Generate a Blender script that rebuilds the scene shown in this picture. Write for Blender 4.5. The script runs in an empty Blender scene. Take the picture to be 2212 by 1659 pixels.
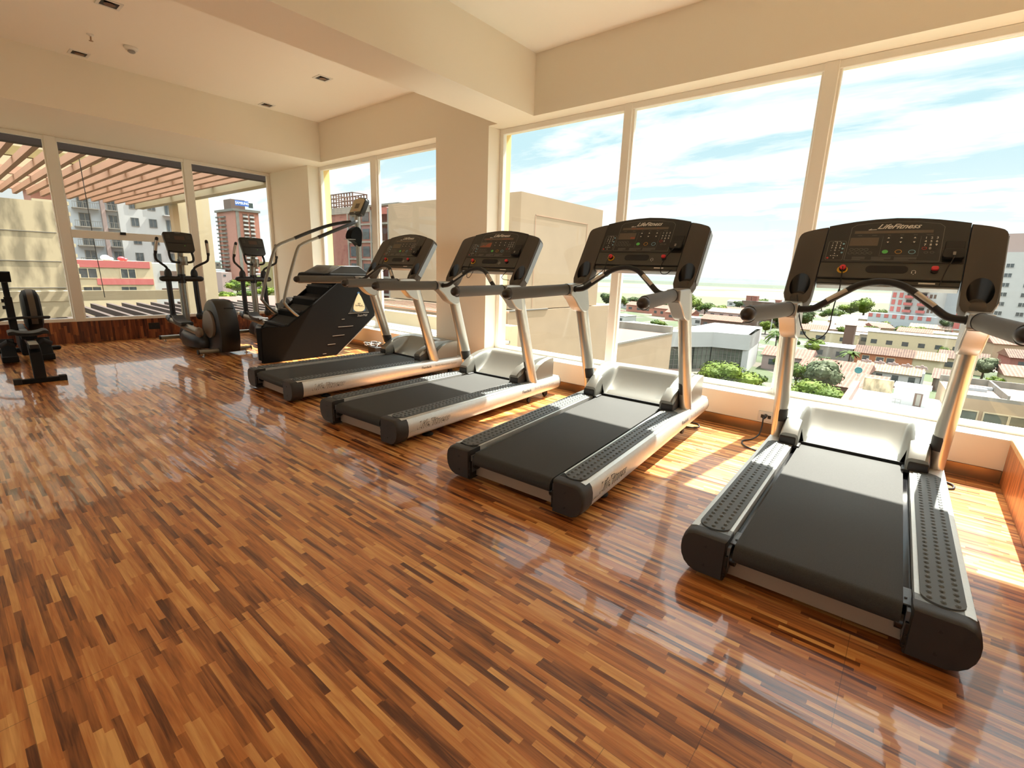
import bpy, bmesh, math, random
from mathutils import Vector, Matrix
PI = math.pi
R = math.radians
rnd = random.Random(7)
COL = bpy.context.scene.collection

# ------------------------------------------------------------------ mesh builder
class MB:
    """collects shapes and links them as ONE mesh object"""
    def __init__(self):
        self.v = []; self.f = []; self.m = []; self.cur = 0
        self.xf = None
    def add(self, vs, fs):
        b = len(self.v)
        if self.xf is not None:
            vs = [self.xf @ Vector(p) for p in vs]
        self.v += [tuple(p) for p in vs]
        self.f += [tuple(i + b for i in f) for f in fs]
        self.m += [self.cur] * len(fs)
        return self
    def mat(self, i):
        self.cur = i; return self
    def box(self, x0, x1, y0, y1, z0, z1):
        vs = [(x0,y0,z0),(x1,y0,z0),(x1,y1,z0),(x0,y1,z0),(x0,y0,z1),(x1,y0,z1),(x1,y1,z1),(x0,y1,z1)]
        return self.add(vs, [(0,3,2,1),(4,5,6,7),(0,1,5,4),(1,2,6,5),(2,3,7,6),(3,0,4,7)])
    def obox(self, c, ax, ay, az, hx, hy, hz):
        c = Vector(c); ax, ay, az = Vector(ax), Vector(ay), Vector(az)
        vs = []
        for sz in (-1,1):
            for sx, sy in ((-1,-1),(1,-1),(1,1),(-1,1)):
                vs.append(c + ax*hx*sx + ay*hy*sy + az*hz*sz)
        return self.add(vs, [(0,3,2,1),(4,5,6,7),(0,1,5,4),(1,2,6,5),(2,3,7,6),(3,0,4,7)])
    def prism(self, poly, axis, a, b):
        """poly: 2D outline in the plane normal to axis ('x': (y,z), 'y': (x,z), 'z': (x,y))"""
        def P(p, t):
            return {'x': (t, p[0], p[1]), 'y': (p[0], t, p[1]), 'z': (p[0], p[1], t)}[axis]
        n = len(poly)
        vs = [P(p, a) for p in poly] + [P(p, b) for p in poly]
        fs = [tuple(range(n))[::-1], tuple(range(n, 2*n))]
        for i in range(n):
            j = (i+1) % n
            fs.append((i, j, n+j, n+i))
        return self.add(vs, fs)
    def slab(self, poly, fn, w0, w1):
        """outline (u,v) mapped by fn(u,v,w), thickness w0..w1"""
        n = len(poly)
        vs = [fn(p[0], p[1], w0) for p in poly] + [fn(p[0], p[1], w1) for p in poly]
        fs = [tuple(range(n))[::-1], tuple(range(n, 2*n))]
        for i in range(n):
            j = (i+1) % n
            fs.append((i, j, n+j, n+i))
        return self.add(vs, fs)
    def loft(self, rings, caps=True, closed=True):
        n = len(rings[0]); vs = []
        for r in rings: vs += list(r)
        fs = []
        for k in range(len(rings)-1):
            for i in range(n if closed else n-1):
                j = (i+1) % n
                fs.append((k*n+i, k*n+j, (k+1)*n+j, (k+1)*n+i))
        if caps and closed:
            fs.append(tuple(range(n))[::-1]); fs.append(tuple(range((len(rings)-1)*n, len(rings)*n)))
        return self.add(vs, fs)
    def tube(self, path, r, n=12, r2=None, up=(0,0,1), round_ends=False):
        """tube along path; r a number or list; r2 second radius (along 'up' side) for oval sections"""
        P = [Vector(p) for p in path]
        rs = r if isinstance(r, (list, tuple)) else [r]*len(P)
        if round_ends:
            d0 = (P[0]-P[1]).normalized(); d1 = (P[-1]-P[-2]).normalized()
            a, b = rs[0], rs[-1]
            pre = [(P[0] + d0*a*math.sin(t), a*math.cos(t)) for t in (1.45, 1.1, .7, .35)]
            post = [(P[-1] + d1*b*math.sin(t), b*math.cos(t)) for t in (.35, .7, 1.1, 1.45)]
            P = [p for p, _ in pre] + P + [p for p, _ in post]
            rs = [q for _, q in pre] + list(rs) + [q for _, q in post]
        rings = []; u = Vector(up)
        k = (r2 / (r if not isinstance(r,(list,tuple)) else rs[len(rs)//2])) if r2 else 1.0
        for i, p in enumerate(P):
            if i == 0: t = P[1]-P[0]
            elif i == len(P)-1: t = P[-1]-P[-2]
            else: t = (P[i+1]-P[i]).normalized() + (P[i]-P[i-1]).normalized()
            t.normalize()
            s = t.cross(u)
            if s.length < 1e-4: s = t.cross(Vector((1,0,0)))
            s.normalize(); w = s.cross(t).normalized()
            rings.append([p + s*math.cos(a)*rs[i] + w*math.sin(a)*rs[i]*k for a in [2*PI*j/n for j in range(n)]])
            u = w
        return self.loft(rings)
    def lathe(self, prof, c=(0,0,0), axis='z', n=24):
        """prof: list of (radius, height)"""
        rings = []
        for rr, h in prof:
            ring = []
            for j in range(n):
                a = 2*PI*j/n; x, y = rr*math.cos(a), rr*math.sin(a)
                q = {'z': (x,y,h), 'x': (h,x,y), 'y': (x,h,y)}[axis]
                ring.append((c[0]+q[0], c[1]+q[1], c[2]+q[2]))
            rings.append(ring)
        return self.loft(rings)
    def ellipsoid(self, c, rx, ry, rz, n=16, m=10):
        vs = []; fs = []
        for i in range(1, m):
            th = PI*i/m
            for j in range(n):
                a = 2*PI*j/n
                vs.append((c[0]+rx*math.sin(th)*math.cos(a), c[1]+ry*math.sin(th)*math.sin(a), c[2]+rz*math.cos(th)))
        t = len(vs); vs += [(c[0],c[1],c[2]+rz),(c[0],c[1],c[2]-rz)]
        for i in range(m-2):
            for j in range(n):
                k = (j+1) % n
                fs.append((i*n+j, (i+1)*n+j, (i+1)*n+k, i*n+k))
        for j in range(n):
            k = (j+1) % n
            fs.append((t, j, k)); fs.append((t+1, (m-2)*n+k, (m-2)*n+j))
        return self.add(vs, fs)
    def text(self, s, size, fn, align='CENTER', shear=0.0, offset=0.0, sx=1.0, w=0.0):
        """flat lettering; fn(u,v,w) places it, u to the right, v up"""
        vs, fs = text_geo(s, align, shear, offset)
        k = size
        return self.add([fn(x*k*sx, y*k, w) for x, y in vs], fs)
    def build(self, name, mats, parent=None, bevel=0, seg=2, smooth=40, loc=None, fix=True):
        me = bpy.data.meshes.new(name)
        me.from_pydata(self.v, [], self.f)
        if not isinstance(mats, (list, tuple)): mats = [mats]
        for m_ in mats: me.materials.append(m_)
        if len(mats) > 1: me.polygons.foreach_set('material_index', self.m)
        if fix:
            bm = bmesh.new(); bm.from_mesh(me)
            bmesh.ops.recalc_face_normals(bm, faces=bm.faces)
            bm.to_mesh(me); bm.free()
        if smooth:
            me.polygons.foreach_set('use_smooth', [True]*len(me.polygons))
            me.set_sharp_from_angle(angle=R(smooth))
        me.update()
        o = bpy.data.objects.new(name, me); COL.objects.link(o)
        if parent is not None: o.parent = parent
        if loc: o.location = loc
        if bevel:
            b = o.modifiers.new('bevel', 'BEVEL'); b.width = bevel; b.segments = seg
            b.limit_method = 'ANGLE'; b.angle_limit = R(35); b.harden_normals = False
        return o

_tc = {}
def text_geo(s, align, shear, offset):
    key = (s, align, shear, offset)
    if key not in _tc:
        cu = bpy.data.curves.new('lettering', 'FONT'); cu.body = s; cu.align_x = align; cu.align_y = 'CENTER'
        cu.shear = min(1, max(-1, shear)); cu.offset = offset; cu.resolution_u = 3
        ob = bpy.data.objects.new('lettering', cu); COL.objects.link(ob)
        dg = bpy.context.evaluated_depsgraph_get(); dg.update()
        me = bpy.data.meshes.new_from_object(ob.evaluated_get(dg))
        _tc[key] = ([(v.co.x, v.co.y) for v in me.vertices], [tuple(p.vertices) for p in me.polygons])
        bpy.data.objects.remove(ob); bpy.data.curves.remove(cu); bpy.data.meshes.remove(me)
    return _tc[key]

def smooth_path(pts, n=6):
    """Catmull-Rom through the points"""
    P = [Vector(p) for p in pts]; out = []
    for i in range(len(P)-1):
        p0 = P[max(i-1,0)]; p1 = P[i]; p2 = P[i+1]; p3 = P[min(i+2,len(P)-1)]
        for k in range(n):
            t = k/n
            out.append(.5*((2*p1)+(p2-p0)*t+(2*p0-5*p1+4*p2-p3)*t*t+(3*p1-p0-3*p2+p3)*t**3))
    out.append(P[-1]); return out

def rrect(x0, x1, y0, y1, r, n=5):
    out = []
    for cx, cy, a0 in ((x1-r,y0+r,-90),(x1-r,y1-r,0),(x0+r,y1-r,90),(x0+r,y0+r,180)):
        for k in range(n+1):
            a = R(a0+90*k/n); out.append((cx+r*math.cos(a), cy+r*math.sin(a)))
    return out
def disc(cx, cy, r, n=20, ry=None):
    ry = ry or r
    return [(cx+r*math.cos(2*PI*k/n), cy+ry*math.sin(2*PI*k/n)) for k in range(n)]
def stroke(mb, pts, w, fn, h=0.0, closed=False):
    """thin flat line along 2D points"""
    n = len(pts)
    for i in range(n if closed else n-1):
        a = Vector(pts[i]); b = Vector(pts[(i+1) % n]); d = b-a
        if d.length < 1e-6: continue
        s = Vector((-d.y, d.x)).normalized()*w/2
        mb.add([fn(*(a-s),h), fn(*(b-s),h), fn(*(b+s),h), fn(*(a+s),h)], [(0,1,2,3)])

# ------------------------------------------------------------------ tags
def tag(o, label=None, cat=None, group=None, kind=None):
    if label: o['label'] = label
    if cat: o['category'] = cat
    if group: o['group'] = group
    if kind: o['kind'] = kind
    return o
def thing(name, label, cat, loc=(0,0,0), rz=0, group=None):
    o = bpy.data.objects.new(name, None); COL.objects.link(o)
    o.empty_display_size = .1
    o.location = loc; o.rotation_euler = (0,0,rz)
    return tag(o, label, cat, group)
def copy_tree(o, parent=None):
    c = o.copy(); COL.objects.link(c)
    if parent is not None: c.parent = parent
    for ch in list(o.children): copy_tree(ch, c)
    return c

# ------------------------------------------------------------------ materials
M = {}
class NT:
    def __init__(self, mt):
        self.t = mt.node_tree; self.n = self.t.nodes; self.l = self.t.links
    def new(self, typ, **kw):
        nd = self.n.new(typ)
        for k, v in kw.items():
            if k in nd.inputs: 
                if hasattr(v, 'is_output'): self.l.new(v, nd.inputs[k])
                else: nd.inputs[k].default_value = v
            else: setattr(nd, k, v)
        return nd
    def math(self, op, a, b=None, c=None):
        nd = self.n.new('ShaderNodeMath'); nd.operation = op
        for i, v in enumerate((a, b, c)):
            if v is None: continue
            if hasattr(v, 'is_output'): self.l.new(v, nd.inputs[i])
            else: nd.inputs[i].default_value = v
        return nd.outputs[0]
    def link(self, a, b): self.l.new(a, b)
def srgb(r, g, b):
    f = lambda c: (c/255/12.92 if c/255 <= .04045 else ((c/255+.055)/1.055)**2.4)
    return (f(r), f(g), f(b), 1)
def mat(name, col, rough=.5, metal=0, spec=None, noise=0, nscale=8, bump=0, bscale=200, emit=None, coat=0, nmap=(1,1,1)):
    m = bpy.data.materials.new(name); m.use_nodes = True
    t = NT(m); p = t.n['Principled BSDF']
    p.inputs['Base Color'].default_value = col
    p.inputs['Roughness'].default_value = rough
    p.inputs['Metallic'].default_value = metal
    if spec is not None: p.inputs['Specular IOR Level'].default_value = spec
    if coat: p.inputs['Coat Weight'].default_value = coat; p.inputs['Coat Roughness'].default_value = .08
    if noise or bump:
        tc = t.new('ShaderNodeTexCoord'); mp = t.new('ShaderNodeMapping'); mp.inputs['Scale'].default_value = nmap
        t.link(tc.outputs['Object'], mp.inputs['Vector'])
    if noise:
        nz = t.new('ShaderNodeTexNoise', Scale=nscale, Detail=6.0); t.link(mp.outputs[0], nz.inputs['Vector'])
        mx = t.new('ShaderNodeMix', data_type='RGBA'); 
        a = tuple(c*(1-noise) for c in col[:3])+(1,); b = tuple(min(1, c*(1+noise)) for c in col[:3])+(1,)
        mx.inputs['A'].default_value = a; mx.inputs['B'].default_value = b
        mx.inputs[6].default_value = a; mx.inputs[7].default_value = b
        cr = t.new('ShaderNodeMapRange'); t.link(nz.outputs[0], cr.inputs[0]); lo_, hi_ = (.41, .60) if noise > .3 else (.3, .7); cr.inputs[1].default_value = lo_; cr.inputs[2].default_value = hi_
        t.link(cr.outputs[0], mx.inputs[0]); t.link(mx.outputs[2], p.inputs['Base Color'])
    if bump:
        nb = t.new('ShaderNodeTexNoise', Scale=bscale, Detail=4.0); t.link(mp.outputs[0], nb.inputs['Vector'])
        bn = t.new('ShaderNodeBump', Strength=bump, Distance=.01); t.link(nb.outputs[0], bn.inputs['Height'])
        t.link(bn.outputs[0], p.inputs['Normal'])
    if emit:
        p.inputs['Emission Color'].default_value = emit[0]; p.inputs['Emission Strength'].default_value = emit[1]
    M[name] = m
    return m
EXPOSURE = 1.08
SUN = 12.0
SKY = 1.0
SKY_BLUE = (.32, .45, .49, 1)
SKY_CLOUD = (.62, .62, .60, 1)
ZENITH = 6.8
# ------------------------------------------------------------------ materials of the room
mat('wall_paint', srgb(242,233,216), .75, bump=.03, bscale=120)
mat('ceiling_paint', srgb(246,239,226), .8, bump=.02, bscale=90)
mat('reveal_yellow', srgb(236,206,142), .8)
mat('frame_paint', srgb(242,238,228), .4)
mat('sill_paint', srgb(240,236,226), .35)
mat('black_metal', srgb(30,28,26), .45)
mat('white_plastic', srgb(225,222,215), .4)

def parquet(name, dark, mid, light, rough, vertical=False, rowh=.027, gloss_bump=.02, lift=1.0, coat=0.0):
    m = bpy.data.materials.new(name); m.use_nodes = True
    t = NT(m); p = t.n['Principled BSDF']
    tc = t.new('ShaderNodeTexCoord'); sp = t.new('ShaderNodeSeparateXYZ'); t.link(tc.outputs['Object'], sp.inputs[0])
    if vertical:
        X, Y = sp.outputs[2], t.math('ADD', sp.outputs[0], sp.outputs[1])
    else:
        X, Y = sp.outputs[0], sp.outputs[1]
    # slow wobble so that strip edges are not ruler-straight
    row = t.math('FLOOR', t.math('DIVIDE', Y, rowh))
    wn1 = t.new('ShaderNodeTexWhiteNoise', noise_dimensions='1D'); t.link(row, wn1.inputs['W'])
    wn1b = t.new('ShaderNodeTexWhiteNoise', noise_dimensions='1D'); t.link(t.math('ADD', row, 57.3), wn1b.inputs['W'])
    L = t.math('ADD', t.math('MULTIPLY', wn1b.outputs['Value'], .26), .16)
    xx = t.math('ADD', t.math('DIVIDE', X, L), t.math('MULTIPLY', wn1.outputs['Value'], 31.0))
    cell = t.math('FLOOR', xx)
    cv = t.new('ShaderNodeCombineXYZ'); t.link(row, cv.inputs[0]); t.link(cell, cv.inputs[1])
    wn2 = t.new('ShaderNodeTexWhiteNoise', noise_dimensions='3D'); t.link(cv.outputs[0], wn2.inputs['Vector'])
    # grain and sapwood streaks running with the staves
    mp = t.new('ShaderNodeCombineXYZ')
    t.link(t.math('ADD', t.math('MULTIPLY', X, 2.2), t.math('MULTIPLY', wn2.outputs['Value'], 40)), mp.inputs[0])
    t.link(t.math('MULTIPLY', Y, 26.0), mp.inputs[1])
    nz = t.new('ShaderNodeTexNoise', Scale=1.6, Detail=3.0, Distortion=.6); t.link(mp.outputs[0], nz.inputs['Vector'])
    mp2 = t.new('ShaderNodeCombineXYZ'); t.link(t.math('MULTIPLY', X, 9.0), mp2.inputs[0]); t.link(t.math('MULTIPLY', Y, 190.0), mp2.inputs[1])
    gr = t.new('ShaderNodeTexNoise', Scale=1.0, Detail=4.0); t.link(mp2.outputs[0], gr.inputs['Vector'])
    f = t.math('ADD', t.math('MULTIPLY', wn2.outputs['Value'], .80), t.math('MULTIPLY', t.math('SUBTRACT', nz.outputs[0], .5), 1.1))
    f = t.math('ADD', f, t.math('MULTIPLY', t.math('SUBTRACT', gr.outputs[0], .5), .35))
    cr = t.new('ShaderNodeValToRGB'); t.link(t.math('ADD', f, .08), cr.inputs[0])
    e = cr.color_ramp.elements
    e[0].position = .02; e[0].color = dark; e[1].position = .98; e[1].color = light
    q = e.new(.30); q.color = tuple((a*.45+b*.55) for a, b in zip(dark, mid))
    q = e.new(.52); q.color = mid
    q = e.new(.78); q.color = tuple((a*.5+b*.5) for a, b in zip(mid, light))
    # seams between the pre-made panels
    def seam(c, per, wd, off):
        fr = t.math('FRACT', t.math('ADD', t.math('DIVIDE', c, per), off))
        return t.math('LESS_THAN', t.math('MULTIPLY', fr, per), wd)
    prow = t.math('FLOOR', t.math('DIVIDE', Y, rowh*24))
    wp = t.new('ShaderNodeTexWhiteNoise', noise_dimensions='1D'); t.link(prow, wp.inputs['W'])
    s1 = seam(Y, rowh*24, .0015, 0.0)
    s2 = seam(t.math('ADD', X, t.math('MULTIPLY', wp.outputs['Value'], 3.0)), 1.2, .002, 0.0)
    sm = t.math('MAXIMUM', s1, s2)
    mx = t.new('ShaderNodeMix', data_type='RGBA'); t.link(t.math('MULTIPLY', sm, .55), mx.inputs[0])
    t.link(cr.outputs[0], mx.inputs[6]); mx.inputs[7].default_value = (.03,.012,.006,1)
    t.link(mx.outputs[2], p.inputs['Base Color'])
    p.inputs['Roughness'].default_value = rough
    if coat: p.inputs['Coat Weight'].default_value = coat; p.inputs['Coat Roughness'].default_value = .04
    wv = t.new('ShaderNodeTexNoise', Scale=1.0, Detail=2.0)
    mp3 = t.new('ShaderNodeCombineXYZ'); t.link(t.math('MULTIPLY', X, 3.0), mp3.inputs[0]); t.link(t.math('MULTIPLY', Y, 14.0), mp3.inputs[1])
    t.link(mp3.outputs[0], wv.inputs['Vector'])
    bn = t.new('ShaderNodeBump', Strength=gloss_bump, Distance=.02); t.link(wv.outputs[0], bn.inputs['Height'])
    t.link(bn.outputs[0], p.inputs['Normal'])
    if coat: t.link(bn.outputs[0], p.inputs['Coat Normal'])
    M[name] = m
    return m
parquet('parquet', srgb(92,42,20), srgb(204,128,66), srgb(244,190,116), .3, coat=.6, gloss_bump=.05, rowh=.0205)
parquet('wainscot_wood', srgb(60,24,12), srgb(120,60,32), srgb(172,104,58), .35, vertical=True, rowh=.03)
mat('cabinet_wood', srgb(172,104,56), .35, noise=.35, nscale=5, nmap=(9,9,.6))
mat('cabinet_top_wood', srgb(206,164,112), .4, noise=.2, nscale=4, nmap=(1,14,1))
mat('steel_skirting', srgb(150,118,84), .28, metal=.75, noise=.15, nscale=2)

def glass():
    m = bpy.data.materials.new('window_glass'); m.use_nodes = True
    t = NT(m); t.n.remove(t.n['Principled BSDF'])
    out = t.n['Material Output']
    tr = t.new('ShaderNodeBsdfTransparent'); tr.inputs[0].default_value = (.97,.985,.98,1)
    gl = t.new('ShaderNodeBsdfGlossy'); gl.inputs['Roughness'].default_value = .0
    gl.inputs[0].default_value = (.9,.95,.95,1)
    lw = t.new('ShaderNodeLayerWeight', Blend=.5)
    f5 = t.math('POWER', lw.outputs['Facing'], 5.0)
    mx = t.new('ShaderNodeMixShader'); t.link(t.math('ADD', t.math('MULTIPLY', f5, .7), .018), mx.inputs[0])
    t.link(tr.outputs[0], mx.inputs[1]); t.link(gl.outputs[0], mx.inputs[2]); t.link(mx.outputs[0], out.inputs[0])
    M['glass'] = m
glass()

# ------------------------------------------------------------------ the room
XL = -9.38; XR = 3.2; YB = -6.0; YW = 4.30; YF = 4.49; YO = 4.66; ZS = .287; ZH = 2.81; ZC = 3.38
def st(name, mb, m, parent=None, **k):
    o = mb.build(name, m, parent, **k)
    if parent is None: o['kind'] = 'structure'
    return o
st('floor', MB().box(XL-.1, XR+.1, YB-.1, YF+.1, -.12, 0), M['parquet'], smooth=0)
mb = MB()
mb.box(-3.37, XR+.2, YB-.2, YW+.4, ZC, ZC+.15)
mb.box(-7.6, -3.87, YB-.2, YW+.4, ZC, ZC+.15)
st('ceiling', mb, M['ceiling_paint'], smooth=0)
st('trim_1', MB().box(-3.87, -3.37, YB-.2, YW+.39, ZH, ZC+.15), M['wall_paint'], smooth=0)     # cross beam

st('trim_2', MB().box(XL-.25, -7.6, YB-.2, YF+.15, ZH, ZC+.15), M['wall_paint'], smooth=0)      # deep beam over the terrace windows
# wall with the big windows: beam above, column, pier, low wall
mb = MB()
mb.box(-7.6, -3.87, YW, YO, ZH, ZC+.15); mb.box(-3.37, XR+.2, YW, YO, ZH, ZC+.15)
mb.box(-4.88, -4.0, YW, YO, 0, ZH)
mb.box(XL-.1, -8.02, YW, YO, 0, ZH)
mb.box(-8.02, -4.88, YW, YF+.12, .09, ZS); mb.box(-4.0, XR+.2, YW, YF+.12, .09, ZS)
mb.box(-8.02, -4.88, YW+.02, YF+.12, -.1, .09); mb.box(-4.0, XR+.2, YW+.02, YF+.12, -.1, .09)
mb.box(-8.05, -4.85, YF+.12, YO+.1, -6, ZS-.03); mb.box(-4.05, XR+.2, YF+.12, YO+.1, -6, ZS-.03)
st('wall_front', mb, M['wall_paint'], smooth=0)
# window sills
st('trim_3', MB().box(-8.02, -4.88, YW-.004, YF+.02, ZS, ZS+.012), M['sill_paint'], smooth=0)
st('trim_4', MB().box(-4.0, XR+.1, YW-.004, YF+.02, ZS, ZS+.012), M['sill_paint'], smooth=0)
# outer reveals, painted yellow
mb = MB()
for a, b in ((-8.02,-4.88),(-4.0,XR+.1)):
    mb.box(a, a+.012, YF+.07, YO+.02, ZS, ZH); mb.box(b-.012, b, YF+.07, YO+.02, ZS, ZH)
    mb.box(a, b, YF+.07, YO+.02, ZH-.015, ZH)
st('trim_5', mb, M['reveal_yellow'], smooth=0)
# steel skirting strip
mb = MB()
mb.box(-8.02, -4.88, YW+.004, YW+.02, 0, .085); mb.box(-4.0, .61, YW+.004, YW+.02, 0, .085)
mb.box(-4.885, -3.995, YW-.012, YW, 0, .085); mb.box(XL, -8.02, YW-.012, YW, 0, .085)
st('baseboard_front', mb, M['steel_skirting'], smooth=0)
# other walls
mb = MB()
mb.box(XL-.12, XL-.02, YB-.2, YF+.15, -.1, .29)
st('wall_left', mb, M['wall_paint'], smooth=0)
st('trim_6', MB().box(XL-.02, XL, YB, YW, 0, .31), M['wainscot_wood'], smooth=0)
st('wall_right', MB().box(XR, XR+.15, YB-.2, YO, -.1, ZC+.15), M['wall_paint'], smooth=0)
mb = MB()
mb.box(XL-.1, -8.6, YB-.15, YB, -.1, ZC+.15); mb.box(2.4, XR+.15, YB-.15, YB, -.1, ZC+.15)
mb.box(-8.6, 2.4, YB-.15, YB, -.1, .3); mb.box(-8.6, 2.4, YB-.15, YB, 2.9, ZC+.15)
st('wall_back', mb, M['wall_paint'], smooth=0)

def frame(name, axis, plane, a, b, z0, z1, bars, hbars=(), w=.055, d=.06, glass_off=.03, end_w=None):
    """window frame in a wall plane; bars: (lo, hi) spans of the upright mullions"""
    mb = MB()
    def bx(p, q, za, zb, dd=0):
        if axis == 'y': mb.box(p, q, plane-dd, plane+d, za, zb)
        else: mb.box(plane-d, plane+dd, p, q, za, zb)
    bx(a, b, z0, z0+w); bx(a, b, z1-w, z1)
    bx(a, a+w, z0+w, z1-w); bx(b-w, b, z0+w, z1-w)
    for p, q in bars: bx(p, q, z0, z1, .012); bx(p-.018, q+.018, z0, z1, -.015)
    for p, q, za, zb in hbars: bx(p, q, za, zb, .004)
    o = st(name, mb, M['frame_paint'], bevel=.004, seg=1, smooth=0)
    ed = [a+w] + [e for s in bars for e in s] + [b-w]
    for k in range(0, len(ed), 2):
        p, q = ed[k], ed[k+1]; g = MB()
        if axis == 'y': g.box(p, q, plane+glass_off, plane+glass_off+.006, z0+w, z1-w)
        else: g.box(plane-glass_off-.006, plane-glass_off, p, q, z0+w, z1-w)
        g.build('glass_pane', M['glass'], o, smooth=0)
    return o
frame('window_1', 'y', YF, -4.0, XR, ZS, ZH, [(-2.43,-2.35),(-.82,-.725),(.80,.90),(2.2,2.3)])
frame('window_2', 'y', YF, -8.02, -4.88, ZS, ZH, [(-6.54,-6.40)])
frame('window_3', 'x', XL, YB+.3, YW, .31, ZH, [(-1.9,-1.78),(-.3,-.18),(1.325,1.44),(2.95,3.05)],
      [(1.44,2.95,1.50,1.61)], w=.05)
frame('window_4_added', 'y', YB-.1, -8.6, 2.4, .3, 2.9, [(-6.1,-6.0),(-3.6,-3.5),(-1.1,-1.0)])  # unseen window behind the camera, added to let more daylight in
# black latch on the cross bar of the terrace window
tag(MB().box(XL+.004, XL+.03, 2.0, 2.07, 1.575, 1.615).build('window_latch', M['black_metal'], COL.objects['window_3'], bevel=.004), 'small black latch')

# ------------------------------------------------------------------ low cabinet at the right
cab = thing('storage_cabinet', 'low wooden cabinet with a pale top against the window wall at far right', 'cabinet', (.61, 2.0, 0))
MB().box(0, 1.1, -.6, 2.29, 0, .285).build('body', M['cabinet_wood'], cab, bevel=.003)
MB().box(-.008, 1.12, -.62, 2.296, .285, .325).build('top', M['cabinet_top_wood'], cab, bevel=.004)
MB().box(.02, .03, -.603, -.6, .05, .28).build('door', M['cabinet_wood'], cab)

# ------------------------------------------------------------------ small fittings
def outlet(label, loc, ax, m=None, group=None, s=1.0):
    t = thing('wall_outlet', label, 'outlet', loc, ax, group)
    MB().box(-.06*s, .06*s, -.012, 0, -.04*s, .04*s).build('cover_plate', m or M['white_plastic'], t, bevel=.003)
    for x in (-.026*s, .026*s): MB().box(x-.012, x+.012, -.014, -.011, -.014, .014).build('socket', M['black_metal'], t)
    return t
outlet('cream wall outlet below the sill behind the nearest treadmill', (-.80, YW-.001, .145), 0)
outlet('cream wall outlet above the cable tangle behind the stair machine', (-6.93, YW-.001, .16), 0)
outlet('black outlet on the wood panel between the rower and elliptical machine', (XL+.001, 2.27, .19), PI/2, M['black_metal'], s=1.25)

def downlight(x, y, label):
    t = thing('ceiling_light', label, 'ceiling light', (x, y, ZC), 0, 'recessed square ceiling lights')
    fr = MB(); a, b = .085, .062
    for q in ((-a,a,-a,-b),(-a,a,b,a),(-a,-b,-b,b),(b,a,-b,b)): fr.box(q[0], q[1], q[2], q[3], -.006, 0)
    fr.build('trim_ring', M['white_plastic'], t)
    MB().box(-b, b, -b, b, -.003, -.001).build('dark_recess', M['black_metal'], t)
    mb = MB(); mb.lathe([(.03,-.004),(.042,-.012),(.03,-.013)], (.01,.0,0), n=16)
    mb.build('bulb', M['bulb_amber'], t)
mat('bulb_amber', srgb(110,70,36), .3, metal=.6)
downlight(-5.81, 1.40, 'square recessed ceiling light nearest the camera, at the top edge')
downlight(-7.42, 1.457, 'square recessed ceiling light by the left beam, beyond the smoke detector')
downlight(-5.83, 3.38, 'square recessed ceiling light at right, near the far corner column')
downlight(-7.42, 3.44, 'square recessed ceiling light deepest in the far corner')
t = thing('smoke_detector', 'white round smoke detector on the far ceiling', 'smoke detector', (-6.74, 1.76, ZC))
MB().lathe([(.06,0),(.062,-.015),(.05,-.03),(.035,-.033)], n=28).build('housing', M['white_plastic'], t)
MB().lathe([(.03,-.033),(.034,-.038),(.034,-.046),(.02,-.056),(.005,-.058)], n=24).build('sensor_cap', mat('grey_plastic', srgb(150,146,140), .4), t)
t = thing('sprinkler_head', 'small metal fire sprinkler hanging from the far ceiling', 'sprinkler', (-6.72, 1.43, ZC))
MB().lathe([(.03,.02),(.03,-.006),(.012,-.012),(.012,-.02)], n=18).build('escutcheon', M['white_plastic'], t)
mb = MB(); mb.tube([(-.012,0,-.02),(-.016,0,-.04),(-.004,0,-.056)], .003, 6); mb.tube([(.012,0,-.02),(.016,0,-.04),(.004,0,-.056)], .003, 6)
mb.build('yoke', M['steel_skirting'], t)
MB().lathe([(.004,-.054),(.018,-.057),(.018,-.06),(.004,-.061)], n=14).build('deflector', M['steel_skirting'], t)
# ------------------------------------------------------------------ machine materials
mat('silver', srgb(212,211,205), .40, metal=.6, noise=.04, nscale=60)
mat('silver_paint', srgb(140,138,130), .36, metal=.65)
mat('brushed_upright', srgb(200,197,188), .34, metal=.8)
mat('end_cap_plastic', srgb(46,43,40), .5, bump=.15, bscale=500)
mat('console_plastic', srgb(72,64,56), .55, bump=.1, bscale=600)
mat('console_shelf', srgb(68,64,56), .5)
mat('black_gloss', srgb(24,22,20), .28)
mat('black_matte', srgb(20,19,18), .7)
mat('black_rubber', srgb(28,26,24), .6)
mat('grip_rubber', srgb(88,84,76), .62, bump=.1, bscale=300)
mat('pad_rubber', srgb(84,87,86), .55)
mat('belt', srgb(52,51,47), .75, noise=.22, nscale=260, bump=.25, bscale=700)
mat('deck_gloss', srgb(34,34,36), .12, metal=.3)
mat('bracket_grey', srgb(104,106,108), .4, metal=.5)
mat('rear_plate', srgb(158,136,116), .5)
mat('chrome', srgb(190,186,178), .18, metal=1)
mat('sensor_steel', srgb(190,180,166), .35, metal=.6)
mat('red_button', srgb(214,44,52), .4)
mat('yellow_ring', srgb(226,170,40), .5)
mat('print_white', srgb(222,216,204), .6)
mat('print_grey', srgb(140,134,124), .6)
mat('print_black', srgb(32,30,28), .6)
mat('print_green', srgb(96,190,90), .6)
mat('print_orange', srgb(214,150,60), .6)
mat('print_blue', srgb(140,190,206), .6)
mat('print_red', srgb(204,60,60), .6)
mat('led_off', srgb(96,82,66), .5, noise=.12, nscale=300)
mat('led_lit', srgb(150,70,44), .5, emit=(srgb(214,96,56), .05))
mat('wheel_rubber', srgb(28,26,25), .7)
mat('side_trim', srgb(150,154,156), .35, metal=.5)

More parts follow.
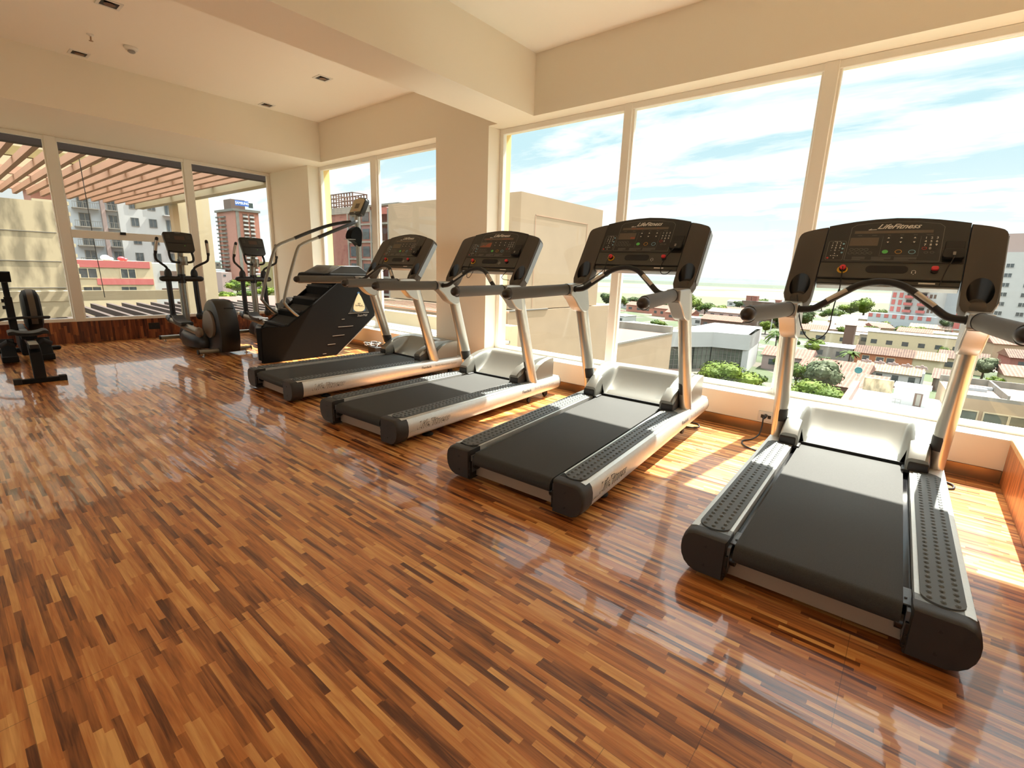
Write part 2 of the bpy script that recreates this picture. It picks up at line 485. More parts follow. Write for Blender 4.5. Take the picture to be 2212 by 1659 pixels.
# console plane: u to the right, v up along the face, w out towards the runner
CO = Vector((0, 1.434, 1.261)); CV = Vector((0, .547, .837)).normalized(); CN = Vector((0, -CV.z, CV.y))
def CP(u, v, w=0.0): return CO + Vector((u,0,0)) + CV*v + CN*w

LOGO_SHEAR = .55
def logo(mb, size, fn, w=0.0, offset=.012):
    mb.text('LifeFitness', size, fn, 'CENTER', LOGO_SHEAR, offset, 1.0, w)
    # the long tail strokes of the L and the F
    k = size
    stroke(mb, [(-2.95*k, -.46*k), (-2.1*k, -.40*k)], .09*k, fn, w)
    stroke(mb, [(-2.95*k, -.46*k), (-2.62*k, -.28*k)], .07*k, fn, w)

def rail_section(y, s, zb, zt=.20):
    xi, xo = .300, .475
    pts = [(xi, zb+.015), (xi, zt), (xo-.035, zt), (xo-.015, zt-.006)]
    h = zt - zb
    for a in (70, 45, 20, 0, -20, -45, -65):
        pts.append((xo-.03+.032*math.cos(R(a)), zb+.5*h+(.47*h)*math.sin(R(a))))
    pts += [(xo-.045, zb), (xi+.03, zb)]
    return [(s*x, y, z) for x, z in pts]

def make_treadmill():
    root = thing('treadmill', '', 'treadmill', (0,0,0))
    for s in (-1, 1):
        # side rail: curved silver extrusion, its underside rising a little to the front
        r = MB().loft([rail_section(y, s, zb) for y, zb in ((0,.035),(.5,.04),(1.0,.048),(1.6,.058),(2.09,.066))])
        rail = r.build('side_rail', M['silver'], root, smooth=50)
        c = MB().loft([rail_section(2.09, s, .066), [(p[0]*1.0, 2.105, .133+(p[2]-.133)*.96) for p in rail_section(2.09, s, .066)]])
        c.build('front_cap', M['bracket_grey'], rail)
        # lettering on the outer face
        def sidef(y0, zb, dz):
            zc = zb+.5*(.2-zb); hh = .47*(.2-zb)
            def f(u, v, w):
                q = max(-.97, min(.97, (v+dz)/hh))
                return (s*(.445+.032*math.sqrt(1-q*q)+w), y0+(u if s > 0 else -u), zc+dz+v)
            return f
        side = sidef(.29, .037, .004)
        lg = MB(); logo(lg, .078, side, .0012, .03)
        lg.build('logo_outline', M['print_black'], rail, smooth=0, fix=False)
        lg = MB(); logo(lg, .078, side, .0022, .004)
        lg.build('logo_lettering', M['print_white'], rail, smooth=0, fix=False)
        lg = MB(); ff = sidef(1.50, .056, .012)
        lg.text('Flexdeck', .040, ff, 'CENTER', 0, .008, 1.0, .0020); lg.build('deck_lettering', M['print_black'], rail, smooth=0, fix=False)
        lg = MB(); ff = sidef(1.80, .060, .012)
        if s < 0: ff = sidef(1.20, .052, .012)
        lg.text('Shock Absorption System', .034, ff, 'CENTER', 0, 0, .98, .0020); lg.build('deck_lettering', M['print_grey'], rail, smooth=0, fix=False)
        # rear end cap
        def cap(y, k, kz=1.0):
            pts = [(.296,.012),(.296,.200),(.43,.200),(.455,.192),(.472,.172),(.480,.140),(.481,.105),(.476,.075),(.462,.045),(.44,.024),(.41,.012)]
            cx, cz = .39, .108
            return [(s*(cx+(x-cx)*k), y, cz+(z-cz)*kz) for x, z in pts]
        mb = MB().loft([cap(.045,1.0), cap(-.035,1.0), cap(-.052,.985,.97), cap(-.062,.93,.9)])
        oc = mb.build('end_cap', M['end_cap_plastic'], root, smooth=45)
        for z in (.062,.148): MB().lathe([(.006,-.0625),(.006,-.0645),(.001,-.0645)], (s*.375,0,z), 'y', 12).build('screw', M['black_metal'], oc)
        # studded foot pad
        pad = []
        x0, x1 = .315, .437
        for k in range(13): a = PI+PI*k/12; pad.append(((x0+x1)/2+(x1-x0)/2*math.cos(a), .055+.052*math.sin(a)))
        pad += [(x1, 1.44),(x1-.02,1.475),((x0+x1)/2+.01,1.492),(x0+.015,1.485),(x0,1.46)]
        mb = MB().prism([(s*x, y) for x, y in pad], 'z', .2, .2055)
        for i in range(3):
            for j in range(37):
                px = x0+.024+i*.037; py = .035+j*.0385+(.0 if i != 1 else -.006)
                if py > 1.465: continue
                n = 8; ring = [(s*px+.0095*math.cos(2*PI*k/n), py+.0135*math.sin(2*PI*k/n), .2053) for k in range(n)]
                ring2 = [(s*px+.0055*math.cos(2*PI*k/n), py+.008*math.sin(2*PI*k/n), .2105) for k in range(n)]
                mb.loft([ring, ring2])
        mb.build('foot_pad', M['pad_rubber'], root, smooth=60)
        # glossy deck edge between belt and rail, roller bracket
        MB().box(*sorted((s*.268, s*.297)), .05, 1.6, .150, .163).build('deck_edge', M['deck_gloss'], root)
        mb = MB().box(*sorted((s*.262, s*.299)), -.005, .115, .166, .172)
        mb.box(*sorted((s*.284, s*.300)), -.04, .1, .06, .166)
        mb.lathe([(.004,.172),(.006,.176),(.001,.178)], (s*.281,.035,0), 'z', 10)
        br = mb.build('roller_bracket', M['bracket_grey'], root, bevel=.002, seg=1)
        mb = MB().lathe([(.001,0),(.03,0),(.03,.022),(.001,.022)], (s*.284 if s < 0 else .262, -.01, .108), 'x', 18)
        mb.box(*sorted((s*.288,s*.302)), -.055, .0, .035, .13)
        for z in (.05,.085): mb.lathe([(.005,-.056),(.005,-.059),(.001,-.059)], (s*.294,0,z), 'y', 8)
        mb.build('roller_end', M['black_gloss'], root, bevel=.003)
        # upright: oval silver tube leaning back to the runner
        base = Vector((s*.417, 1.675, .165)); top = Vector((s*.414, 1.372, 1.10))
        d = top-base
        MB().tube([base + d*t for t in (0,.3,.6,1)], .044, 28, r2=.060, up=(0,1,0)).build('upright', M['brushed_upright'], root, smooth=60)
        # dark sleeve round the inner half of the upright
        mb = MB(); rings = []
        for t, sp_ in ((.165, 1.0),(.19,1.0),(.245,1.0),(.262,.94)):
            c = base + d*t; ring = []
            for rr in (1.0,): pass
            for k in range(13):
                a = R(90+(k/12)*180*sp_ + (90-90*sp_)); ring.append((c.x + s*(.0465*math.cos(a)), c.y+.0635*math.sin(a), c.z))
            for k in range(12,-1,-1):
                a = R(90+(k/12)*180*sp_ + (90-90*sp_)); ring.append((c.x + s*(.040*math.cos(a)), c.y+.055*math.sin(a), c.z))
            rings.append(ring)
        mb.loft(rings); mb.build('upright_sleeve', M['end_cap_plastic'], root, smooth=60)
        # boot at the foot of the upright, in front of the hood shoulder
        prof = [(1.475,.200),(1.470,.222),(1.476,.250),(1.495,.262),(1.555,.285),(1.60,.335),(1.645,.350),(1.70,.34),(1.70,.2)]
        mb = MB().prism(prof, 'x', *sorted((s*.287, s*.383))); mb.box(*sorted((s*.262, s*.300)), 1.485, 1.58, .175, .2)
        mb.build('hood_boot', M['end_cap_plastic'], root, bevel=.008, seg=3)
        # cast bracket that carries the handrail
        prof = smooth_path([(1.165,1.050,0),(1.20,1.03,0),(1.25,.99,0),(1.30,.942,0),(1.36,.910,0),(1.42,.902,0),(1.452,.925,0),(1.452,.965,0)], 3)
        prof = [(p[0], p[1]) for p in prof] + [(1.43,1.05),(1.40,1.12),(1.38,1.128),(1.30,1.128),(1.165,1.124)]
        hk = MB().prism(prof, 'x', *sorted((s*.360, s*.456))).build('handrail_bracket', M['bracket_silver'] if 'bracket_silver' in M else mat('bracket_silver', srgb(176,174,168), .38, metal=.6), root, bevel=.030, seg=5)
        # side handrail with rubber grip, ring and glossy end
        a = Vector((s*.405, 1.16, 1.087)); b = Vector((s*.470, .535, 1.083)); dd = (b-a)
        hr = MB().tube([a + dd*t for t in (0,.33,.66,1)], .034, 24, r2=.041).build('handrail_grip', M['grip_rubber'], root, smooth=60)
        MB().tube([a - dd.normalized()*.004, a + dd.normalized()*.006], .036, 24, r2=.043).build('grip_ring', M['black_rubber'], hr)
        e = dd.normalized(); cr = MB()
        cr.tube([b]+[b+e*(.012+.040*math.sin(q)) for q in (0,.3,.6,.85,1.1,1.3,1.45,1.54)], [.0350]+[.0350*math.cos(q) for q in (0,.3,.6,.85,1.1,1.3,1.45,1.54)], 24)
        hc = cr.build('grip_end_cap', M['cap_gloss'] if 'cap_gloss' in M else mat('cap_gloss', srgb(46,38,32), .42), hr, smooth=60)
        # console pod with the bottle holder
        out = [(.3265,.380),(.36,.374),(.40,.364),(.435,.352),(.455,.343),(.467,.330),(.473,.312),(.474,.28),(.474,.1),(.473,-.06),(.470,-.12),(.458,-.155),(.435,-.178),(.40,-.190),(.365,-.180),(.340,-.158),(.328,-.125),(.3265,-.08),(.3265,.1),(.3265,.25)]
        cu, cv_, ru, rv = .402, -.042, .053, .083
        angs = sorted([2*PI*k/44 for k in range(44)] + [math.atan2(y_-cv_, x_-cu) % (2*PI) for x_, y_ in out])
        N = len(angs); rim = []; edge = []
        for a_ in angs:
            dx, dy = math.cos(a_), math.sin(a_)
            rim.append((cu+ru*dx, cv_+rv*dy))
            # ray against the outline
            best = None
            for i in range(len(out)):
                x1_, y1_ = out[i]; x2_, y2_ = out[(i+1) % len(out)]
                ex, ey = x2_-x1_, y2_-y1_; det = dx*(-ey)+dy*ex
                if abs(det) < 1e-9: continue
                tt = ((x1_-cu)*(-ey)+(y1_-cv_)*ex)/det; uu = (dx*(y1_-cv_)-dy*(x1_-cu))/det
                if tt > 0 and -1e-6 <= uu <= 1+1e-6 and (best is None or tt < best): best = tt
            edge.append((cu+dx*best, cv_+dy*best))
        def P_(q, w): return CP(s*q[0], q[1], w)
        back = [(cu+(x-cu)*.97, cv_+(y-cv_)*.99) for x, y in edge]
        mb = MB().loft([[P_(q,-.072) for q in back], [P_(q,-.06) for q in edge], [P_(q,-.008) for q in edge], [P_((q[0]+(cu-q[0])*.03, q[1]+(cv_-q[1])*.012), 0) for q in edge], [P_(q,.0) for q in [(cu+(x-cu)*1.12, cv_+(y-cv_)*1.08) for x, y in rim]], [P_(q,-.003) for q in rim]], caps=False)
        mb.add([P_(q,-.072) for q in back], [tuple(range(N))])
        pod = mb.build('console_pod', M['console_plastic'], root, smooth=35)
        dn = Vector((0,0,-1))
        mb = MB().loft([[P_(q,-.003) for q in rim], [P_((cu+(x-cu)*.97, cv_+(y-cv_)*.96),-.003)+dn*.05 for x, y in rim], [P_((cu+(x-cu)*.9, cv_+(y-cv_)*.85),-.003)+dn*.095 for x, y in rim]], caps=False)
        mb.add([P_((cu+(x-cu)*.9, cv_+(y-cv_)*.85),-.003)+dn*.095 for x, y in rim], [tuple(range(N))])
        mb.build('bottle_holder', M['black_gloss'], pod, smooth=60, fix=False)
        mb = MB().ellipsoid((s*.402, 1.402, 1.125), .066, .058, .052, 20, 12)
        mb.build('holder_bulge', M['console_plastic'], pod, smooth=60)
        tr = [(.4745,.31),(.4745,-.10),(.4785,-.10),(.4785,.31)]
        mb = MB(); mb.slab([(s*x, y) for x, y in tr], CP, -.068, -.014); mb.build('side_strip', M['side_trim'], pod, bevel=.001, seg=1)
        # wheels and levelling foot
        wh = MB(); wh.lathe([(.001,-.013),(.030,-.013),(.034,-.008),(.034,.008),(.030,.013),(.001,.013)], (s*.40, 1.93, .034), 'x', 20)
        wh.build('wheel', M['wheel_rubber'], root)
        wh = MB(); wh.lathe([(.001,-.010),(.022,-.010),(.025,-.006),(.025,.006),(.022,.010),(.001,.010)], (s*.43, 1.60, .026), 'x', 18)
        wh.build('wheel', M['wheel_rubber'], root)
        MB().box(*sorted((s*.34,s*.385)), 1.50, 2.02, .045, .09).build('lift_frame', M['black_rubber'], root, bevel=.004)
        MB().lathe([(.001,0),(.042,0),(.045,.008),(.03,.016),(.014,.02),(.012,.07),(.001,.07)], (s*.40, .30, 0), 'z', 20).build('levelling_foot', M['black_rubber'], root)
    # running belt wrapped round the rear roller
    ring = []
    r_, yc, zc = .042, -.008, .142
    prof = [(1.60,.184+.006),(.02,.184)]
    for k in range(0, 13):
        a = R(90+k*15); prof.append((yc+r_*math.cos(a)*1.0, zc+r_*math.sin(a)))
    prof += [(yc+.02,.100),(1.6,.100),(1.6,.106),(.02,.106)]
    mb = MB().prism([(y, z) for y, z in [(1.60,.188),(yc,.184)] + [(yc+r_*math.cos(R(90+k*15)), zc+r_*math.sin(R(90+k*15))) for k in range(1,13)] + [(1.6,.100)]], 'x', -.272, .272)
    mb.build('running_belt', M['belt'], root, smooth=50)
    mb = MB().box(-.300,.300, .005, .022, .022, .098); mb.box(-.29,.29,.02,1.6,.05,.098)
    mb.build('rear_plate', M['rear_plate'], root, bevel=.003, seg=1)
    # motor hood: sloped dish between two rising shoulders
    def zs(y):   # shoulder height
        t = min(1, max(0, (y-1.475)/(1.86-1.475))); t = t**.75; return .262+(.402-.262)*(math.sin(t*PI/2))
    def zd(y):   # dish height
        t = min(1, max(0, (y-1.60)/(1.868-1.60))); return .196+(.398-.196)*(t**.9)-.03*math.sin(t*PI)
    xs = [-.378,-.372,-.345,-.315,-.300,-.290,-.282,-.274,-.265,-.255,-.24,-.16,-.08,0,.08,.16,.24,.255,.265,.274,.282,.290,.300,.315,.345,.372,.378]
    ys = [1.60+(1.868-1.60)*k/16 for k in range(17)] + [1.885,1.92,1.98,2.005,2.012]
    V = []; F = []
    for y in ys:
        for x in xs:
            ax = abs(x); m_ = min(1, max(0, (ax-.245)/(.298-.245))); m_ = m_*m_*(3-2*m_)
            top = zs(y)+.004*(1-(ax/.378)**2)
            if y > 1.868: z = top
            else: z = zd(y)*(1-m_)+top*m_
            if ax > .374: z -= .012
            if y > 2.0: z -= .01 if y < 2.01 else .03
            V.append((x, y, z))
    nx = len(xs)
    for j in range(len(ys)-1):
        for i in range(nx-1):
            F.append((j*nx+i, j*nx+i+1, (j+1)*nx+i+1, (j+1)*nx+i))
    # front and side skirts
    b = len(V); rowt = (len(ys)-1)*nx
    for x in xs: V.append((x, 2.012, .10))
    for i in range(nx-1): F.append((rowt+i, rowt+i+1, b+i+1, b+i))
    for e_ in (0, nx-1):
        b2 = len(V)
        for j, y in enumerate(ys): V.append((xs[e_], y, .195))
        for j in range(len(ys)-1): F.append((j*nx+e_, (j+1)*nx+e_, b2+j+1, b2+j))
    mb = MB().add(V, F)
    for s in (-1, 1):   # shoulders running back to the boots
        rings = []
        for y in (1.482,1.50,1.52,1.55,1.58,1.602):
            z = zs(y)
            rings.append([(s*.276,y,.20),(s*.274,y,z-.02),(s*.282,y,z-.004),(s*.296,y,z+.002),(s*.35,y,z+.002),(s*.370,y,z-.004),(s*.378,y,z-.018),(s*.378,y,.20)])
        mb.loft(rings)
    for s in (-1, 1):   # outer wings over the front of the rails
        prof = [(1.70,.199),(1.70,.30),(1.76,.345),(1.84,.375),(1.93,.392),(2.0,.396),(2.012,.385),(2.012,.199)]
        mb.prism(prof, 'x', *sorted((s*.372, s*.436)))
    hood = mb.build('motor_hood', M['silver_paint'], root, smooth=38)
    MB().box(-.285,.285,1.590,1.604,.188,.206).build('hood_gap', M['black_matte'], hood)
    MB().box(-.30,.30,1.6,2.0,.06,.19).build('motor_tray', M['black_rubber'], root)
    # heart-rate handlebar arched in front of the console
    hp = smooth_path([(-.375,1.215,1.090),(-.335,1.215,1.090),(-.285,1.218,1.100),(-.235,1.235,1.135),(-.165,1.265,1.190),(-.09,1.295,1.240),(0,1.305,1.258),(.09,1.295,1.240),(.165,1.265,1.190),(.235,1.235,1.135),(.285,1.218,1.100),(.335,1.215,1.090),(.375,1.215,1.090)], 6)
    hb = MB().tube(hp, .0185, 16).build('front_handlebar', M['black_rubber'], root, smooth=60)
    for s in (-1, 1):
        a = Vector((s*.232,1.237,1.139)); b = Vector((s*.150,1.272,1.201)); n_ = (b-a).normalized().cross(Vector((s*1.0,0,0))).normalized()
        n_ = Vector((0,-.75,.66))
        dd = b-a
        MB().tube([a + n_*.0035, a + dd*.5 + n_*.0035, b + n_*.0035], .0170, 14).build('pulse_sensor', M['sensor_steel'], hb, smooth=60)
        tb = MB().tube([(s*.372,1.215,1.09),(s*.355,1.215,1.09)], .023, 16); tb.build('bar_collar', M['black_rubber'], hb)
    # console body
    top = [(-.3235,.383),(-.26,.398),(-.19,.412),(-.10,.424),(0,.430),(.10,.424),(.19,.412),(.26,.398),(.3235,.383)]
    outl = [(-.3235,.018)] + [(-.3235,.1)] + top + [(.3235,.1),(.3235,.018)]
    con = MB().slab(outl[::-1], CP, -.058, 0).build('console', M['console_shelf'], root, bevel=.004, smooth=35)
    outl = [(-.322,.122)] + [(x, v-.002) for x, v in top] + [(.322,.122)]
    MB().slab(outl[::-1], CP, 0, .0025).build('display_face', M['black_gloss'], con, smooth=0)
    MB().slab([(-.322,-.012),(.322,-.012),(.322,.016),(-.322,.016)], CP, -.062, -.012).build('lower_lip', M['console_shelf'], con, bevel=.004)
    MB().slab([(-.32,-.022),(.32,-.022),(.32,-.012),(-.32,-.012)], CP, -.06, -.02).build('lip_edge', M['side_trim'], con, bevel=.002)
    W = .0032
    mb = MB(); stroke(mb, rrect(-.211,.219,.137,.40,.02) if 0 else [(-.209,.137),(.219,.134),(.2165,.36),(.195,.381),(.1,.397),(0,.401),(-.1,.397),(-.185,.385),(-.206,.365)], .0016, CP, W, True)
    stroke(mb, rrect(-.305,-.218,.135,.270,.010), .0014, CP, W, True)
    for x0_, x1_, v in ((-.047,.127,.0),): 
        stroke(mb, [(-.046,.300),(-.047,.168),(.125,.168),(.124,.300)], .0008, CP, W)
    for x, wd in ((-.142,.070),(-.036,.100),(.073,.110)):
        for k in range(4): stroke(mb, [(x-wd/2*.9, .158-k*.0055), (x+wd/2*(.9 if k < 3 else .3), .158-k*.0055)], .0014, CP, W)
    for x, s_ in ((-.160,'Calories'),(-.088,'Distance'),(-.02,'Time'),(.038,'Incline'),(.098,'Speed'),(.160,'Heart Rate')):
        mb.text(s_, .0065, lambda u, v, w, x=x: CP(x+u, .309+v, w), 'CENTER', 0, 0, 1, W)
    mb.build('printed_lines', M['print_grey'], con, smooth=0, fix=False)
    mb = MB(); logo(mb, .046, lambda u, v, w: CP(.012+u, .368+v, w), W, .018); mb.build('logo_lettering', M['print_white'], con, smooth=0, fix=False)
    MB().slab(rrect(-.188,.172,.3215,.3405,.002), CP, .0026, .0034).build('text_display', M['led_off'], con)
    MB().slab(rrect(-.201,-.064,.236,.293,.003), CP, .0026, .0034).build('profile_display', M['led_off'], con)
    # number keys
    mb = MB(); kb = MB()
    for i in range(12):
        c_, r__ = i % 3, i//3; x = .147+c_*.024; v = .287-r__*.0232
        s_ = '123456789 0 '[i]
        kb.slab(disc(x, v, .0088, 14), CP, .0026, .0036)
        if s_ != ' ': mb.text(s_, .0195, lambda u, w_, w, x=x, v=v: CP(x+u, v+w_, w), 'CENTER', 0, .01, 1, .0042)
    kb.build('number_key', M['black_metal'], con); mb.build('key_digits', M['print_white'], con, smooth=0, fix=False)
    mb = MB(); kb = MB()
    for i in range(12):
        c_, r__ = i % 3, i//3; x = -.284+c_*.0205-r__*.0006; v = .2565-r__*.0175
        s_ = '123456789-0-'[i]
        mb.text(s_, .0155, lambda u, w_, w, x=x, v=v: CP(x+u, v+w_, w), 'CENTER', 0, .012, 1, W)
    for x, v in ((-.264,.182),(-.264,.150),(-.281,.166),(-.247,.166)): mb.slab(disc(x, v, .0032, 8), CP, W, W+.0004)
    mb.text('VOL', .010, lambda u, w_, w: CP(-.264+u, .166+w_, w), 'CENTER', 0, .01, 1, W)
    mb.text('iPod / TV', .008, lambda u, w_, w: CP(-.262+u, .2665+w_, w), 'CENTER', 0, .0, 1, W)
    mb.build('remote_key', M['print_white'], con, smooth=0, fix=False)
    mb = MB(); [mb.slab(disc(-.229, v, .0055, 12), CP, W, W+.0008) for v in (.250,.216,.188)]; mb.build('blue_key', M['print_blue'], con)
    mb = MB(); mb.slab(disc(-.2945, .150, .0058, 12), CP, W, W+.0008); mb.build('power_key', M['print_red'], con)
    # up / down keys
    mb = MB(); gb = MB()
    for x in (-.020,.038,.098):
        gb.slab(rrect(x-.0165,x+.0165,.247,.301,.0155), CP, .0026, .0032)
        for v, d_ in ((.289,1),(.259,-1)):
            gb.slab(disc(x, v, .011, 14), CP, .0032, .0042)
            mb.add([CP(x-.0058, v-.0042*d_, .0048), CP(x+.0058, v-.0042*d_, .0048), CP(x, v+.0056*d_, .0048)], [(0,1,2)])
    gb.build('arrow_key', M['black_metal'], con); mb.build('arrow_marks', M['print_white'], con, smooth=0, fix=False)
    def ringkey(name, x, v, r, m_, fill=None, wdt=.0028, ry=None):
        k = MB(); pts = disc(x, v, r, 22, ry or r*.86); stroke(k, pts, wdt, CP, .0040, True)
        k.slab(disc(x, v, r*1.05, 22, (ry or r*.86)*1.05), CP, .0026, .0036) if 0 else None
        o_ = k.build(name, M[m_], con, smooth=0, fix=False)
        return o_
    k = MB(); k.slab(disc(-.0235,.195,.014,22,.0125), CP, .0026, .004); k.build('start_key', M['print_green'], con)
    ringkey('pause_key', .037, .195, .0145, 'print_orange'); ringkey('cool_down_key', .097, .194, .0145, 'print_blue')
    ringkey('clear_key', .147, .218, .010, 'print_red', wdt=.002)
    mb = MB()
    for i in range(4): stroke(mb, disc(-.184+i*.0235, .210, .0098, 16, .0082), .0012, CP, W, True); mb.text('menu', .007, lambda u, w_, w, i=i: CP(-.184+i*.0235+u, .210+w_, w), 'CENTER', 0, 0, 1, W) if 0 else None
    for i in range(5): stroke(mb, disc(-.188+i*.024, .186, .0100, 16, .0082), .0012, CP, W, True)
    for i in range(2): stroke(mb, disc(.157+i*.026, .192, .0085, 14, .006), .0010, CP, W, True)
    mb.build('workout_key', M['print_grey'], con, smooth=0, fix=False)
    # emergency stop, tray slot, headphone mark, stop button
    mb = MB(); st_ = disc(-.205,.071,.0265,28,.0245); mb.slab(st_, CP, 0, .003); mb.build('stop_ring', M['yellow_ring'], con)
    mb = MB(); mb.slab(disc(-.2035,.0735,.0185,24), CP, .003, .012); mb.build('stop_base', M['black_gloss'], con)
    mb = MB(); mb.slab(disc(-.2035,.0755,.0155,24), CP, .012, .026); mb.build('stop_button', M['red_button'], con, bevel=.003)
    mb = MB(); mb.slab(disc(.2085,.0745,.017,24), CP, .0, .012); mb.build('button_base', M['black_gloss'], con)
    mb = MB(); mb.slab(rrect(.193,.224,.069,.092,.009), CP, .010, .024); mb.build('stop_switch', M['red_button'], con, bevel=.003)
    MB().slab(rrect(-.095,.097,.054,.103,.0235), CP, .0003, .0012).build('tray_slot', M['black_matte'], con)
    mb = MB(); stroke(mb, [(.1225+.009*math.cos(R(a)), .066+.009*math.sin(R(a))) for a in range(-30,211,20)], .002, CP, .0012)
    mb.slab(rrect(.1125,.1165,.0555,.063,.001), CP, .0006, .0014); mb.slab(rrect(.1285,.1325,.0555,.063,.001), CP, .0006, .0014); mb.slab(disc(.1225,.050,.0022,8), CP, .0006, .0014)
    mb.build('headphone_mark', M['print_white'], con, smooth=0, fix=False)
    mb = MB(); stroke(mb, [(-.315,.1205),(.315,.1205)], .0012, CP, .001); stroke(mb, [(-.235,.112),(.235,.112)], .001, CP, .001); mb.build('panel_groove', M['black_matte'], con, smooth=0, fix=False)
    MB().slab(rrect(.152,.222,-.003,.006,.001), CP, -.0115, -.0105).build('data_label', M['print_white'], con)
    # music player cradle with its plug and lead
    ck = MB(); ck.slab(rrect(.2275,.3175,.142,.200,.016), CP, .003, .030); ck.slab(rrect(.232,.313,.195,.262,.008), CP, .0026, .010)
    ck.build('player_cradle', M['black_rubber'], con, bevel=.004)
    ck = MB(); ck.slab(rrect(.268,.280,.156,.176,.002), CP, .030, .033); ck.build('cradle_plug', M['print_grey'], con)
    # safety cord
    root['_tmp'] = 1
    return root, con

def cord(con, pts, name='safety_cord', r=.0031, m='black_matte'):
    return MB().tube(smooth_path(pts, 6), r, 6).build(name, M[m], con, smooth=60)

tm0, con0 = make_treadmill()
del tm0['_tmp']
GROUP_T = 'treadmills in a row facing the windows'
TM = []
poses = [  # position, turn, tilt of the running deck
    (-.133, 2.006, 1.4, 0), (-1.601, 1.996, 2.43, 1.9), (-3.109, 1.989, 2.58, 0), (-4.668, 2.039, -.37, 0)]
labels = ['silver treadmill nearest the camera at far right, belt half in sun, both displays blank',
          'silver treadmill second from the right, slightly inclined, red letters lit on its text display',
          'silver treadmill third from the right, before the column, red bar chart on its display',
          'silver treadmill farthest left, beside the black stair machine, displays blank']
for i, (x, y, a, tl) in enumerate(poses):
    o = tm0 if i == 0 else copy_tree(tm0)
    o.location = (x, y, 0); o.rotation_euler = (R(tl), 0, R(a))
    tag(o, labels[i], 'treadmill', GROUP_T); TM.append(o)
def console_of(t): return [c for c in t.children if c.name.startswith('console') and not c.name.startswith('console_pod')][0]
# each machine has its own cord and display
c = console_of(TM[0])
cord(c, [CP(-.2035,.0755,.026), CP(-.198,-.001,.01), CP(-.195,-.079,0), CP(-.201,-.158,0), CP(-.201,-.234,0), CP(-.199,-.325,0), CP(-.222,-.382,0), CP(-.263,-.408,0), CP(-.309,-.374,.0), CP(-.348,-.295,.01), CP(-.375,-.20,.03), CP(-.398,-.12,.01)])
cord(c, [CP(-.195,-.065,.0), CP(-.197,-.10,.0)], 'cord_clip', .006)
cord(c, [CP(.274,.150,.032), CP(.270,.115,.045), CP(.258,.07,.045), CP(.248,.03,.03), CP(.238,-.03,.02)], 'cradle_lead', .0028)
c = console_of(TM[1])
cord(c, [CP(-.2035,.0755,.026), CP(-.22,.03,.02), CP(-.235,-.03,.0), CP(-.29,-.12,.02), CP(-.345,-.2,.05), CP(-.36,-.24,.09), CP(-.352,-.27,.1), CP(-.34,-.25,.09)])
cord(c, [CP(-.228,-.01,.0), CP(-.225,-.06,-.01), CP(-.20,-.085,-.01), CP(-.175,-.06,-.01), CP(-.165,-.015,-.02)], 'cord_loop')
cord(c, [CP(.274,.150,.032), CP(.262,.10,.045), CP(.235,.05,.04), CP(.215,-.01,.02), CP(.23,-.055,.01), CP(.265,-.05,.0), CP(.285,-.01,-.01)], 'cradle_lead')
mb = MB(); mb.text('ESS QUIC', .0185, lambda u, v, w: CP(-.115+u, .331+v, w), 'LEFT', 0, .0, 1.25, .0038); mb.text('T', .0185, lambda u, v, w: CP(.085+u, .331+v, w), 'LEFT', 0, .0, 1.2, .0038)
mb.build('lit_text', M['led_lit'], c, smooth=0, fix=False)
mb = MB(); [mb.slab(rrect(-.1+k*.009,-.0935+k*.009,.240,.256,.0005), CP, .0036, .0040) for k in range(4)]; mb.build('lit_bars', M['led_lit'], c)
c = console_of(TM[2])
cord(c, [CP(-.2035,.0755,.026), CP(-.215,.02,.02), CP(-.225,-.03,.0), CP(-.215,-.09,-.01), CP(-.18,-.10,-.01), CP(-.165,-.05,-.01), CP(-.175,-.01,-.02)])
cord(c, [CP(-.222,-.02,0), CP(-.27,-.1,.02), CP(-.31,-.2,.04), CP(-.34,-.26,.06)], 'cord_tail')
cord(c, [CP(.25,-.01,-.01), CP(.235,-.05,0), CP(.225,-.09,0), CP(.26,-.11,.0), CP(.33,-.12,.01)], 'cradle_lead')
mb = MB(); mb.text('SELECT', .0175, lambda u, v, w: CP(-.165+u, .331+v, w), 'LEFT', 0, 0, 1.1, .0038); mb.text('WORKOUT', .0175, lambda u, v, w: CP(.035+u, .331+v, w), 'LEFT', 0, 0, 1.1, .0038)
mb.build('lit_text', M['led_lit'], c, smooth=0, fix=False)
mb = MB(); [mb.slab([(-.197+k*.0108,.238),(-.190+k*.0108,.238),(-.190+k*.0108,.250+(.0075*h)),(-.197+k*.0108,.250+(.0075*h))], CP, .0036, .0040) for k, h in enumerate((0,0,1,2,1,0,2,3,4,4,5,5))]; mb.build('lit_bars', M['led_lit'], c)
c = console_of(TM[3])
cord(c, [CP(-.2035,.0755,.026), CP(-.22,.02,.02), CP(-.21,-.05,.0), CP(-.16,-.08,-.01), CP(-.13,-.03,-.01)])
# ------------------------------------------------------------------ elliptical cross trainers (facing the terrace windows)
mat('shroud', srgb(30,28,26), .38, bump=.05, bscale=400)
mat('shroud_disc', srgb(120,108,94), .45)
mat('tube_dark', srgb(30,27,25), .4, metal=.2)
mat('stair_black', srgb(15,14,12), .7, spec=.12, bump=.1, bscale=700)
mat('screen_glass', srgb(58,52,44), .15)
mat('screen_amber', srgb(70,44,34), .3)
mat('badge_cream', srgb(198,184,146), .45)
mat('badge_blue', srgb(44,84,120), .4)
mat('rower_black', srgb(13,13,12), .6, spec=.25)
mat('mesh_grey', srgb(96,86,74), .6, metal=.3)
mat('lcd_green', srgb(58,66,44), .3)

